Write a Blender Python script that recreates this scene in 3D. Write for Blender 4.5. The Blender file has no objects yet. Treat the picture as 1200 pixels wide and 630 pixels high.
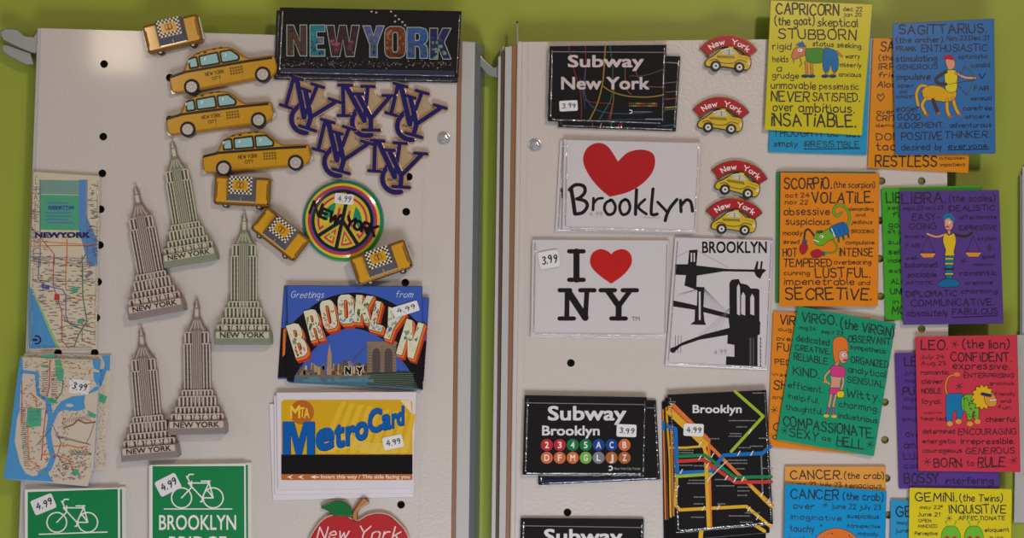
import bpy, math, random
from mathutils import Vector
from mathutils.geometry import tessellate_polygon

# ------------------------------------------------------------------ camera, world, lights, exposure
S = 0.00065          # metres per photo pixel on the panel plane
DIST = 1.0
scn = bpy.context.scene
cam_d = bpy.data.cameras.new('camera'); cam = bpy.data.objects.new('camera', cam_d)
scn.collection.objects.link(cam); scn.camera = cam
cam.location = (0, -DIST, 0); cam.rotation_euler = (math.pi/2, 0, 0)
cam_d.sensor_width = 36; cam_d.lens = 36*DIST/(1200*S); cam_d.clip_start = 0.01; cam_d.clip_end = 50
scn.view_settings.view_transform = 'Standard'; scn.view_settings.look = 'None'
scn.view_settings.exposure = -0.07; scn.view_settings.gamma = 1; scn.view_settings.use_curve_mapping = False
world = bpy.data.worlds.new('world'); scn.world = world; world.use_nodes = True
world.node_tree.nodes['Background'].inputs[0].default_value = (1.0, 0.93, 0.88, 1)
world.node_tree.nodes['Background'].inputs[1].default_value = 0.17

def lamp(name, loc, target, size, energy, col, size_y=None):
    d = bpy.data.lights.new(name, 'AREA'); d.energy = energy; d.color = col
    d.shape = 'RECTANGLE'; d.size = size; d.size_y = size_y or size
    o = bpy.data.objects.new(name, d); scn.collection.objects.link(o); o.location = loc
    o.rotation_euler = (Vector(target)-Vector(loc)).to_track_quat('-Z', 'Y').to_euler()
    return o
wl = lamp('shop_window_light', (0.14, -0.95, -0.85), (0.02, 0, -0.34), 0.7, 3.6, (0.88, 0.95, 1.0), 0.4); wl.data.spread = 2.0
lamp('ceiling_spot_light', (0.55, -1.3, 0.68), (0.0, 0, 0.0), 0.12, 6.2, (1.0, 0.80, 0.64))
lamp('left_spot_light', (-0.78, -1.6, 0.44), (-0.2, 0, 0.1), 0.10, 1.2, (1.0, 0.78, 0.56))

lamp('left_glint_light', (-1.5, -0.8, 0.05), (0.0, 0, 0.0), 0.55, 1.5, (1.0, 0.93, 0.85), 0.012).rotation_euler.rotate_axis('Z', math.pi/2)  # added strip light, makes the left sleeve bevels glint

# ------------------------------------------------------------------ helpers
def W(px, py, h=0.0):
    k = 1-h/DIST
    return Vector(((px-600)*S*k, -h, (315-py)*S*k))
def lin(c):
    c = c/255.0
    return c/12.92 if c <= 0.04045 else ((c+0.055)/1.055)**2.4
MATS = {}
def M(rgb, rough=0.2, metal=0.0, coat=0.0, bump=0.0, bscale=60.0, mottle=0.0):
    key = (rgb, rough, metal, coat, bump, bscale, mottle)
    if key in MATS: return MATS[key]
    m = bpy.data.materials.new('surface'); m.use_nodes = True; nt = m.node_tree
    b = nt.nodes['Principled BSDF']; col = (lin(rgb[0]), lin(rgb[1]), lin(rgb[2]), 1)
    b.inputs['Base Color'].default_value = col
    b.inputs['Roughness'].default_value = rough; b.inputs['Metallic'].default_value = metal
    b.inputs['Coat Weight'].default_value = coat; b.inputs['Coat Roughness'].default_value = 0.08
    if bump or mottle:
        tc = nt.nodes.new('ShaderNodeTexCoord'); n = nt.nodes.new('ShaderNodeTexNoise')
        n.inputs['Scale'].default_value = bscale; n.inputs['Detail'].default_value = 3
        nt.links.new(tc.outputs['Object'], n.inputs['Vector'])
        if bump:
            bp = nt.nodes.new('ShaderNodeBump'); bp.inputs['Strength'].default_value = bump
            bp.inputs['Distance'].default_value = 0.0006
            nt.links.new(n.outputs['Fac'], bp.inputs['Height']); nt.links.new(bp.outputs['Normal'], b.inputs['Normal'])
        if mottle:
            mx = nt.nodes.new('ShaderNodeMix'); mx.data_type = 'RGBA'
            mx.inputs[6].default_value = tuple(c*(1-mottle) for c in col[:3])+(1,)
            mx.inputs[7].default_value = tuple(min(1, c*(1+mottle)) for c in col[:3])+(1,)
            nt.links.new(n.outputs['Fac'], mx.inputs[0]); nt.links.new(mx.outputs[2], b.inputs['Base Color'])
    MATS[key] = m; return m
def film_mat(base=0.03, bump=0.35, scale=90, rough=0.07):
    m = bpy.data.materials.new('clear_film'); m.use_nodes = True; nt = m.node_tree
    for n in list(nt.nodes): nt.nodes.remove(n)
    out = nt.nodes.new('ShaderNodeOutputMaterial'); mx = nt.nodes.new('ShaderNodeMixShader')
    tr = nt.nodes.new('ShaderNodeBsdfTransparent'); gl = nt.nodes.new('ShaderNodeBsdfGlossy')
    lw = nt.nodes.new('ShaderNodeLayerWeight'); lw.inputs['Blend'].default_value = 0.5
    pw = nt.nodes.new('ShaderNodeMath'); pw.operation = 'POWER'; pw.inputs[1].default_value = 5
    fr = nt.nodes.new('ShaderNodeMath'); fr.operation = 'MULTIPLY_ADD'; fr.inputs[1].default_value = 0.8; fr.inputs[2].default_value = base
    nt.links.new(lw.outputs['Facing'], pw.inputs[0]); nt.links.new(pw.outputs[0], fr.inputs[0])
    gl.inputs['Roughness'].default_value = rough
    tc = nt.nodes.new('ShaderNodeTexCoord'); n = nt.nodes.new('ShaderNodeTexNoise')
    n.inputs['Scale'].default_value = scale; n.inputs['Detail'].default_value = 1.5
    bp = nt.nodes.new('ShaderNodeBump'); bp.inputs['Strength'].default_value = bump; bp.inputs['Distance'].default_value = 0.0008
    L = nt.links.new
    L(tc.outputs['Object'], n.inputs['Vector']); L(n.outputs['Fac'], bp.inputs['Height'])
    L(bp.outputs['Normal'], gl.inputs['Normal'])
    L(fr.outputs[0], mx.inputs[0]); L(tr.outputs[0], mx.inputs[1]); L(gl.outputs[0], mx.inputs[2]); L(mx.outputs[0], out.inputs[0])
    return m
FILM = film_mat(); SEAM = film_mat(0.3, 0.9, 520, 0.12)

def area2(p):   # positive when counter-clockwise as the camera sees it (v runs down)
    a = 0
    for i in range(len(p)):
        x0, y0 = p[i][:2]; x1, y1 = p[(i+1) % len(p)][:2]
        a += x0*(-y1)-x1*(-y0)
    return a/2
def crom(pts, n=4, closed=False):
    if len(pts) < 3: return list(pts)
    out = []; N = len(pts); rng = range(N) if closed else range(N-1)
    for i in rng:
        if closed: p = [pts[(i+k-1) % N] for k in range(4)]
        else: p = [pts[max(0, min(N-1, i+k-1))] for k in range(4)]
        for j in range(n):
            t = j/n
            out.append(tuple(0.5*((2*p[1][a])+(-p[0][a]+p[2][a])*t+(2*p[0][a]-5*p[1][a]+4*p[2][a]-p[3][a])*t*t+(-p[0][a]+3*p[1][a]-3*p[2][a]+p[3][a])*t**3) for a in (0, 1)))
    if not closed: out.append(tuple(pts[-1]))
    return out
def roundp(pts, r, n=4):
    out = []; N = len(pts)
    for i in range(N):
        p0, p, p1 = Vector(pts[i-1][:2]), Vector(pts[i][:2]), Vector(pts[(i+1) % N][:2])
        a = (p0-p); b = (p1-p); rr = min(r, a.length*0.45, b.length*0.45)
        a = p+a.normalized()*rr; b = p+b.normalized()*rr
        for j in range(n+1):
            t = j/n; q = a*(1-t)**2+p*2*t*(1-t)+b*t*t; out.append((q.x, q.y))
    return out
def rect(x0, y0, x1, y1): return [(x0, y0), (x1, y0), (x1, y1), (x0, y1)]
def rr(x0, y0, x1, y1, r): return roundp(rect(x0, y0, x1, y1), r)
def ell(cx, cy, rx, ry=None, n=24, a0=0, a1=360, rot=0):
    ry = ry or rx; full = abs(a1-a0) >= 360; c, s = math.cos(math.radians(rot)), math.sin(math.radians(rot)); o = []
    for i in range(n if full else n+1):
        t = math.radians(a0+(a1-a0)*i/n); x, y = rx*math.cos(t), ry*math.sin(t)
        o.append((cx+x*c-y*s, cy+x*s+y*c))
    return o
def inset(pts, d):
    ar = area2(pts); sg = 1 if ar > 0 else -1; N = len(pts); out = []
    for i in range(N):
        p0, p, p1 = [Vector(q[:2]) for q in (pts[i-1], pts[i], pts[(i+1) % N])]
        a = (p-p0); b = (p1-p)
        if a.length < 1e-9 or b.length < 1e-9: out.append((p.x, p.y)); continue
        a.normalize(); b.normalize()
        n1 = Vector((a.y, -a.x))*sg; n2 = Vector((b.y, -b.x))*sg
        n = n1+n2
        if n.length < 1e-6: n = n1
        n.normalize(); k = max(0.45, n.dot(n1))
        out.append((p.x+n.x*d/k, p.y+n.y*d/k))
    return out

FCACHE = {}
def font_mesh(body, off):
    key = (body, off)
    if key in FCACHE: return FCACHE[key]
    cu = bpy.data.curves.new('t', 'FONT'); cu.body = body; cu.offset = off; cu.fill_mode = 'FRONT'; cu.resolution_u = 3
    ob = bpy.data.objects.new('t', cu); scn.collection.objects.link(ob)
    dg = bpy.context.evaluated_depsgraph_get(); me = ob.evaluated_get(dg).to_mesh()
    v = [(p.co.x, p.co.y) for p in me.vertices]; f = [tuple(p.vertices) for p in me.polygons]
    ob.evaluated_get(dg).to_mesh_clear(); bpy.data.objects.remove(ob); bpy.data.curves.remove(cu)
    FCACHE[key] = (v, f); return v, f
CAPH = None

G = {'A': "0 0 3 8 6 0|1.2 3 4.8 3", 'B': "0 0 0 8|~0 8 4 8 4.5 6 3 4.4 0 4.3|~0 4.3 4.5 4 5.2 2 4 .2 0 0", 'C': "~5.6 6.6 4 8 1.6 7.4 0 4 1.6 .6 4 0 5.8 1.4",
'D': "0 0 0 8|~0 8 4 7.2 5.6 4 4 .8 0 0", 'E': "5 8 0 8 0 0 5 0|0 4.2 4 4.2", 'F': "5 8 0 8 0 0|0 4.2 4 4.2",
'G': "~5.6 6.6 4 8 1.6 7.4 0 4 1.6 .6 4 0 5.6 1.2 5.8 3.6|3.4 3.6 6 3.6", 'H': "0 0 0 8|5 0 5 8|0 4.2 5 4.2", 'I': "0 0 0 8", '^': "0 0 0 5.6|0 7.3 0 7.9",
'J': "~3 8 3 2 2 .1 0 .6", 'K': "0 0 0 8|5 8 0 3.6|1.4 4.6 5 0", 'L': "0 8 0 0 4.6 0", 'M': "0 0 .6 8 3.2 2.5 5.8 8 6.4 0", 'N': "0 0 0 8 5 0 5 8",
'O': "~3 8 .8 7 0 4 .8 1 3 0 5.2 1 6 4 5.2 7 3 8", 'P': "0 0 0 8|~0 8 4 8 5 6 4 4 0 3.8", 'Q': "~3 8 .8 7 0 4 .8 1 3 0 5.2 1 6 4 5.2 7 3 8|3.6 2 6 -.6",
'R': "0 0 0 8|~0 8 4 8 5 6 4 4 0 3.8|2 3.9 5 0", 'S': "~5 7 3.4 8 .8 7.4 .8 5 4.4 3.6 4.8 1.2 2.6 0 0 1.2", 'T': "0 8 6 8|3 8 3 0",
'U': "~0 8 0 3 1 .4 2.6 0 4.4 .6 5 3 5 8", 'V': "0 8 2.8 0 5.6 8", 'W': "0 8 1.8 0 3.6 6 5.4 0 7.2 8", 'X': "0 0 5 8|0 8 5 0", 'Y': "0 8 2.7 4.2 5.4 8|2.7 4.2 2.7 0",
'Z': "0 8 5 8 0 0 5 0", 'a': "~4 4.4 2 5 .2 3.6 .2 1.2 1.8 0 4 1.2|4 5 4 0", 'b': "0 8 0 0|~0 3.6 2 5 4 3.6 4 1.2 2 0 0 1", 'c': "~3.8 4.2 2 5 .2 3.6 .2 1.2 2 0 4 .8",
'd': "4 8 4 0|~4 3.6 2 5 0 3.6 0 1.2 2 0 4 1", 'e': "~.2 2.6 3.8 2.8 3.4 4.6 1.8 5 .2 3.4 .4 1 2 0 4 .8", 'f': "~3.4 7.6 2 8 1.2 6.6 1.2 0|0 4.8 3 4.8",
'g': "~4 4.4 2 5 .2 3.8 .4 1.6 2 .8 4 1.8|~4 5 4 -1.6 2 -2.8 .2 -2", 'h': "0 8 0 0|~0 3.4 2 5 3.6 4.2 3.8 0", 'i': "0 5 0 0|0 6.8 0 7.3", 'j': "~1.5 5 1.5 -1.6 0 -2.6|1.5 6.8 1.5 7.3",
'k': "0 8 0 0|3.6 5 0 2|1.2 3 3.8 0", 'l': "0 8 0 0", 'm': "0 5 0 0|~0 3.6 1.6 5 2.8 4.2 2.8 0|~2.8 3.6 4.4 5 5.6 4.2 5.6 0", 'n': "0 5 0 0|~0 3.4 2 5 3.6 4.2 3.8 0",
'o': "~2 5 .2 4 0 2.5 .4 .6 2 0 3.6 .6 4 2.5 3.6 4.4 2 5", 'p': "0 5 0 -3|~0 3.6 2 5 4 3.6 4 1.2 2 0 0 1", 'q': "4 5 4 -3|~4 3.6 2 5 0 3.6 0 1.2 2 0 4 1", 'r': "0 5 0 0|~0 3 1.4 4.8 3 4.8",
's': "~3.4 4.4 1.8 5 .4 4 1.6 2.8 3.4 1.6 2 0 0 .6", 't': "~1.4 7.4 1.4 1 2.4 0 3.2 .4|0 5 3 5", 'u': "~0 5 0 1.4 1.6 0 3.6 1.2|3.8 5 3.8 0", 'v': "0 5 1.8 0 3.6 5",
'w': "0 5 1.4 0 2.8 4 4.2 0 5.6 5", 'x': "0 0 3.6 5|0 5 3.6 0", 'y': "0 5 2 .4|3.8 5 .8 -3", 'z': "0 5 3.4 5 0 0 3.6 0",
'0': "~2 8 .3 6.4 0 4 .3 1.6 2 0 3.7 1.6 4 4 3.7 6.4 2 8", '1': "0 6.4 1.4 8 1.4 0", '2': "~0 6.6 1.8 8 3.8 6.6 3 4.4 0 0|0 0 4.2 0", '3': "~.2 7.2 2 8 3.6 6.4 1.6 4.4 3.8 2.4 2.2 .1 0 .8",
'4': "2.6 8 0 3 4.4 3|3.4 5.6 3.2 0", '5': "3.8 8 .6 8 .4 4.6|~.4 4.6 2.6 5 3.8 3 2.6 .2 0 .6", '6': "~3.4 7.6 1 5.4 .1 2.2 1.8 0 3.8 1.8 2.6 4 .4 3", '7': "0 8 4 8 1.4 0",
'8': "~2 4.4 .4 6 2 8 3.6 6.4 2 4.4 .2 2.2 2 0 3.8 2 2 4.4", '9': "~3.8 6 2 4.2 .2 6 2 8 3.8 6.2 3.4 2.4 2.4 0", '.': "0 0 .3 .3", ',': "0.4 .4 0 -1", '(': "~2 9 .4 6.6 0 4 .4 1 2 -1.4",
')': "~0 9 1.6 6.6 2 4 1.6 1 0 -1.4", '*': "2.5 7 2.5 1|0 5.5 5 2.5|0 2.5 5 5.5", '-': "0 3 2.6 3", '=': "0 0 5 0", "'": "0 8 0 6.6"}
def glyph(ch):
    res = []
    for s in G[ch].split('|'):
        sm = s[0] == '~'; v = [float(t) for t in s.lstrip('~').split()]
        p = [(v[i], v[i+1]) for i in range(0, len(v), 2)]
        res.append(crom(p, 3) if sm else p)
    return res, max(q[0] for s in res for q in s)

LY_ = 4e-5
BLK = {'N': [[(0, 0), (.32, 0), (.68, .55), (.68, 0), (1, 0), (1, 1), (.68, 1), (.32, .45), (.32, 1), (0, 1)]],
'E': [[(0, 0), (1, 0), (1, .2), (.42, .2), (.42, .4), (.9, .4), (.9, .6), (.42, .6), (.42, .8), (1, .8), (1, 1), (0, 1)]],
'W': [[(0, 0), (.22, 0), (.3, .58), (.4, 0), (.6, 0), (.7, .58), (.78, 0), (1, 0), (.84, 1), (.6, 1), (.5, .44), (.4, 1), (.16, 1)]],
'Y': [[(0, 0), (.34, 0), (.5, .34), (.66, 0), (1, 0), (.67, .6), (.67, 1), (.33, 1), (.33, .6)]],
'O': [[(.25, 0), (.75, 0), (.93, .07), (1, .2), (1, .8), (.93, .93), (.75, 1), (.25, 1), (.07, .93), (0, .8), (0, .2), (.07, .07)], [(.36, .24), (.42, .17), (.58, .17), (.64, .24), (.64, .76), (.58, .83), (.42, .83), (.36, .76)]],
'R': [[(0, 0), (.62, 0), (.9, .05), (1, .2), (1, .38), (.92, .49), (.78, .54), (.94, .6), (1, .72), (1, 1), (.64, 1), (.62, .68), (.54, .61), (.38, .61), (.38, 1), (0, 1)], [(.38, .18), (.56, .18), (.62, .24), (.62, .36), (.56, .43), (.38, .43)]],
'K': [[(0, 0), (.36, 0), (.36, .38), (.62, 0), (1, 0), (.68, .45), (1, 1), (.64, 1), (.43, .64), (.36, .72), (.36, 1), (0, 1)]],
'B': [[(0, 0), (.6, 0), (.88, .06), (.96, .2), (.94, .38), (.78, .48), (.95, .57), (1, .74), (.93, .92), (.66, 1), (0, 1)], [(.36, .18), (.54, .18), (.62, .24), (.62, .34), (.54, .41), (.36, .41)], [(.36, .58), (.56, .58), (.65, .65), (.65, .76), (.56, .83), (.36, .83)]],
'L': [[(0, 0), (.42, 0), (.42, .78), (1, .78), (1, 1), (0, 1)]],
'M': [[(0, 0), (.34, 0), (.5, .56), (.66, 0), (1, 0), (1, 1), (.76, 1), (.76, .3), (.59, 1), (.41, 1), (.24, .3), (.24, 1), (0, 1)]]}
def pip(x, y, poly):
    r = False; n = len(poly)
    for i in range(n):
        (x0, y0), (x1, y1) = poly[i], poly[i-1]
        if (y0 > y) != (y1 > y) and x < (x1-x0)*(y-y0)/(y1-y0)+x0: r = not r
    return r
def block(d, ch, cx, cy, w, hh, h, mat, grow=0.0, rot=0.0, dx=0.0, dy=0.0, flecks=(), seed=1, fh=LY_):
    c, s = math.cos(math.radians(rot)), math.sin(math.radians(rot)); loops = []
    for k, lp in enumerate(BLK[ch]):
        p = [((x-.5)*w, (y-.5)*hh) for x, y in lp]
        if grow: p = inset(p, -grow if k == 0 else grow)
        loops.append([(cx+dx+x*c-y*s, cy+dy+x*s+y*c) for x, y in p])
    d.poly([list(l) for l in loops], h, mat)
    rnd = random.Random(seed); n = 0; R = max(abs(w), abs(hh))/2*1.1
    for t in range(1500):
        if n >= 34 or not flecks: break
        x, y = cx+rnd.uniform(-R, R), cy+rnd.uniform(-R, R); rx, ry = rnd.uniform(.03, .10)*w, rnd.uniform(.02, .07)*hh
        e = ell(x, y, rx, ry, 8, rot=rot)
        if all(pip(a, b, loops[0]) and not any(pip(a, b, l) for l in loops[1:]) for a, b in e):
            yl = -(x-cx)*s+(y-cy)*c; u = min(len(flecks)-1, max(0, int((yl/hh+.5)*len(flecks)+rnd.uniform(-.6, .6)))); d.poly(e, h+fh, M(flecks[u])); n += 1

class Draw:
    """Collects printed shapes and solids; input in frame units, frame = (ox, oy, scale) in photo pixels."""
    def __init__(s, origin=None, frame=(0, 0, 1)):
        s.v = []; s.f = []; s.mi = []; s.mats = []; s.o = origin; s.fr = frame; s.k = 0; s.sl = 0.0; s.xf = None; s.edge = None
    def at(s, x, y, h):
        if s.xf: x, y = s.xf(x, y)
        ox, oy, sc = s.fr; x = ox+x/sc; y = oy+y/sc
        if s.o is None: return Vector((x*S, -h, -y*S))
        return W(x, y, h)-s.o
    def m(s, mat):
        if mat not in s.mats: s.mats.append(mat)
        return s.mats.index(mat)
    def face(s, pts3, mat, flip=True):
        i0 = len(s.v); s.v += pts3
        s.f.append(list(range(i0, i0+len(pts3)))); s.mi.append(s.m(mat))
    def poly(s, loops, h, mat, eps=True):
        if not isinstance(loops[0], list): loops = [list(loops)]
        if eps: s.k += 1; h += (s.k % 12)*2e-6
        if len(loops) == 1 and len(loops[0]) <= 4 or len(loops) == 1 and isconv(loops[0]):
            p = loops[0]
            if area2(p) < 0: p = p[::-1]
            s.face([s.at(x, y, h) for x, y in p], mat); return
        flat = [q for l in loops for q in l]
        tri = tessellate_polygon([[Vector((x, y, 0)) for x, y in l] for l in loops])
        i0 = len(s.v); s.v += [s.at(x, y, h) for x, y in flat]; mi = s.m(mat)
        for t in tri:
            if abs(area2([flat[i] for i in t])) < 1e-9: continue
            if area2([flat[i] for i in t]) < 0: t = t[::-1]
            s.f.append([i0+i for i in t]); s.mi.append(mi)
    def prism(s, pts, h0, h1, mat, side=None, bev=0.0, back=True):
        """bev in frame units: rounded front edge"""
        side = side or mat
        if area2(pts) < 0: pts = pts[::-1]
        sc = S/s.fr[2]; rings = [(pts, h0)]
        if bev:
            for a in (0, 30, 60, 90):
                t = math.radians(a); rings.append((inset(pts, bev*(1-math.cos(t))) if a else pts, h1-bev*sc*(1-math.sin(t))))
        else: rings.append((pts, h1))
        N = len(pts); base = len(s.v)
        for r, h in rings: s.v += [s.at(x, y, h) for x, y in r]
        mi = s.m(side)
        for k in range(len(rings)-1):
            a, b = base+k*N, base+(k+1)*N
            for i in range(N):
                j = (i+1) % N; s.f.append([a+i, a+j, b+j, b+i]); s.mi.append(mi)
        s.poly(rings[-1][0], rings[-1][1], mat, eps=False)
        if back:
            p = pts[::-1]; s.polyback(p, h0, side)
    def polyback(s, pts, h, mat):
        tri = tessellate_polygon([[Vector((x, y, 0)) for x, y in pts]]); i0 = len(s.v)
        s.v += [s.at(x, y, h) for x, y in pts]; mi = s.m(mat)
        for t in tri:
            if area2([pts[i] for i in t]) > 0: t = t[::-1]
            s.f.append([i0+i for i in t]); s.mi.append(mi)
    def stroke(s, pts, w, h, mat, closed=False, smooth=False, n=4, w2=None, cap=True, solid=0.0, bev=0):
        if s.edge and w >= 4.5 and mat is not s.edge and not solid:
            e = s.edge; s.edge = None; s.stroke(pts, w+2.6, h-LY*.5, e, closed, smooth, n); s.edge = e
        if smooth: pts = crom(pts, n, closed)
        P = [Vector(p) for p in pts]; Q = [P[0]]
        for p in P[1:]:
            if (p-Q[-1]).length > 1e-6: Q.append(p)
        if closed:
            if (Q[0]-Q[-1]).length < 1e-6: Q.pop()
            s.ring_(Q, w, h, mat, solid); return
        runs = [[Q[0]]]
        for i in range(1, len(Q)):
            runs[-1].append(Q[i])
            if i < len(Q)-1:
                a = Q[i]-Q[i-1]; b = Q[i+1]-Q[i]
                if a.angle(b) > 1.2: runs.append([Q[i]])
        for R in runs:
            if len(R) < 2: continue
            s.k += 1; hh = h+(s.k % 12)*2e-6; Lf = []; Rt = []
            for i, p in enumerate(R):
                a = (R[i]-R[i-1]).normalized() if i else None; b = (R[i+1]-R[i]).normalized() if i < len(R)-1 else None
                t = (a+b).normalized() if a and b else (a or b)
                ww = w if w2 is None else w+(w2-w)*i/(len(R)-1)
                k = 1/max(0.6, t.dot(a if a else b)); nrm = Vector((-t.y, t.x))*ww/2*k
                Lf.append(p+nrm); Rt.append(p-nrm)
            d0 = (R[0]-R[1]).normalized(); d1 = (R[-1]-R[-2]).normalized()
            def capn(c, d, e):
                if not cap: return []
                o = []
                nn = Vector((-d.y, d.x))
                for a in (-50, 0, 50): t = math.radians(a); o.append(c+(d*math.cos(t)+nn*math.sin(t)*e)*ww2)
                return o
            ww2 = w/2; c0 = capn(R[0], d0, -1)
            ww2 = (w if w2 is None else w2)/2; c1 = capn(R[-1], d1, -1)
            if solid:
                out = Lf+[q for q in (c1 if c1 else [])]+Rt[::-1]+c0
                s.prism([(q.x, q.y) for q in out], h-solid, hh, mat, bev=bev); continue
            i0 = len(s.v); mi = s.m(mat)
            for a, b in zip(Lf, Rt): s.v.append(s.at(a.x, a.y, hh)); s.v.append(s.at(b.x, b.y, hh))
            for i in range(len(R)-1):
                q = [i0+2*i, i0+2*i+1, i0+2*i+3, i0+2*i+2]; pp = [Lf[i], Rt[i], Rt[i+1], Lf[i+1]]
                if area2([(z.x, z.y) for z in pp]) < 0: q = q[::-1]
                s.f.append(q); s.mi.append(mi)
            for c, a, b in ((c0, Lf[0], Rt[0]), (c1, Lf[-1], Rt[-1])):
                if c:
                    pp = [(a.x, a.y)]+[(z.x, z.y) for z in c]+[(b.x, b.y)]
                    if abs(area2(pp)) < abs(area2([pp[0]]+pp[1:-1][::-1]+[pp[-1]])): pp = [pp[0]]+pp[1:-1][::-1]+[pp[-1]]
                    if area2(pp) < 0: pp = pp[::-1]
                    s.face([s.at(x, y, hh) for x, y in pp], mat)
    def ring_(s, Q, w, h, mat, solid=0.0):
        p = [(q.x, q.y) for q in Q]; o = inset(p, -w/2); i = inset(p, w/2); s.k += 1; hh = h+(s.k % 12)*2e-6; N = len(p)
        i0 = len(s.v); s.v += [s.at(x, y, hh) for x, y in o]+[s.at(x, y, hh) for x, y in i]; mi = s.m(mat)
        if solid: s.v += [s.at(x, y, h-solid) for x, y in o]+[s.at(x, y, h-solid) for x, y in i]
        flip = area2(p) < 0
        for a in range(N):
            b = (a+1) % N; q = [i0+a, i0+b, i0+N+b, i0+N+a]
            s.f.append(q[::-1] if flip else q); s.mi.append(mi)
            if solid:
                q = [i0+a, i0+2*N+a, i0+2*N+b, i0+b]; s.f.append(q[::-1] if flip else q); s.mi.append(mi)
                q = [i0+N+b, i0+3*N+b, i0+3*N+a, i0+N+a]; s.f.append(q[::-1] if flip else q); s.mi.append(mi)
    def type(s, body, x0, x1, yt, yb, h, mat, bold=0.02, rot=0.0, slant=0.0, outline=None, tf=None):
        """built-in font fitted: caps from yt to yb, left x0 to right x1"""
        global CAPH
        if CAPH is None: CAPH = max(p[1] for p in font_mesh('H', 0)[0])
        v0, f = font_mesh(body, 0); v = [(x+bold*math.cos(a), y+bold*math.sin(a)) for x, y in v0 for a in (0, math.pi)] if bold else v0
        v = [(min(p[0] for p in v0)-bold, 0), (max(p[0] for p in v0)+bold, 0)]; mnx = min(p[0] for p in v); mxx = max(p[0] for p in v)
        sx = (x1-x0)/(mxx-mnx); sy = (yb-yt)/(CAPH+2*bold); cx, cy = (x0+x1)/2, (yt+yb)/2; cr, sr = math.cos(math.radians(rot)), math.sin(math.radians(rot))
        mi = s.m(mat)
        sh = [(0, 0)]+([(bold*a, bold*b) for a, b in ((1, 1), (1, -1), (-1, 1), (-1, -1), (1, 0), (-1, 0), (0, 1), (0, -1))] if bold else [])
        for kk, (bx, by) in enumerate(sh):
            i0 = len(s.v)
            for x, y in v0:
                X = x0+(x+bx-mnx)*sx; Y = yb-(y+by+bold)*sy; X += (yb-Y)*slant; Y += (X-x0)*s.sl
                if tf: X, Y = tf(X, Y)
                dx, dy = X-cx, Y-cy; s.v.append(s.at(cx+dx*cr-dy*sr, cy+dx*sr+dy*cr, h+kk*1.5e-6))
            for q in f:
                p = [v0[i] for i in q]; a = sum(p[i][0]*p[(i+1) % len(p)][1]-p[(i+1) % len(p)][0]*p[i][1] for i in range(len(p)))
                s.f.append([i0+i for i in (q if a > 0 else q[::-1])]); s.mi.append(mi)
    def hand(s, text, x0, x1, yt, yb, h, mat, w=None, sl=None, slant=0.0, jit=0.25, cond=1.0, tf=None, solid=0.0):
        sl = s.sl if sl is None else sl; rnd = random.Random(text+str(x0)); items = []; x = 0
        for ch in text:
            if ch == ' ': x += 3.2; continue
            st, wd = glyph(ch); items.append((x, st, rnd.uniform(-jit, jit), rnd.uniform(-.12, .12)*min(1, jit*4), 1+rnd.uniform(-.08, .03)*min(1, jit*4))); x += wd+1.9
        tot = x-1.9; sx = (x1-x0)/tot; sy = (yb-yt)/8.0; w = w or (yb-yt)*0.14
        for gx, st, j, tl, zs in items:
            for p in st:
                pts = []
                for a, b in p:
                    X = x0+(gx+a+b*tl)*sx; Y = yb-(b*zs+j-a*tl*.6)*sy; X += (yb-Y)*slant; Y += (X-x0)*sl
                    if tf: X, Y = tf(X, Y)
                    pts.append((X, Y))
                s.stroke(pts, w, h, mat, solid=solid)
    def build(s, name, parent=None, loc=None):
        me = bpy.data.meshes.new(name); me.from_pydata([tuple(p) for p in s.v], [], s.f)
        for m in s.mats: me.materials.append(m)
        me.polygons.foreach_set('material_index', s.mi); me.update()
        o = bpy.data.objects.new(name, me); scn.collection.objects.link(o)
        if parent: o.parent = parent
        elif loc is not None: o.location = loc
        return o
def isconv(p):
    sg = 0; N = len(p)
    for i in range(N):
        a, b, c = p[i-1], p[i], p[(i+1) % N]; z = (b[0]-a[0])*(c[1]-b[1])-(b[1]-a[1])*(c[0]-b[0])
        if abs(z) < 1e-9: continue
        if sg == 0: sg = z
        elif sg*z < 0: return False
    return True
def thing(name, label, cat, px, py, h=0.0, rot=0.0, group=None, scale=1.0):
    o = bpy.data.objects.new(name, None); scn.collection.objects.link(o); o.empty_display_size = 0.02
    o.location = W(px, py, h); o.rotation_euler = (0, math.radians(rot), 0); o.scale = (scale,)*3
    o['label'] = label; o['category'] = cat
    if group: o['group'] = group
    return o
def dup(root, label, px, py, h=0.0, rot=0.0, scale=1.0):
    r = root.copy(); scn.collection.objects.link(r); r.location = W(px, py, h)
    r.rotation_euler = (0, math.radians(rot), 0); r.scale = (scale,)*3; r['label'] = label
    for ch in list(root.children):
        c = ch.copy(); scn.collection.objects.link(c); c.parent = r
        for g in ch.children:
            d = g.copy(); scn.collection.objects.link(d); d.parent = c
    return r
def struct(name, dr, loc=None):
    o = dr.build(name, loc=loc); o['kind'] = 'structure'; return o

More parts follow.
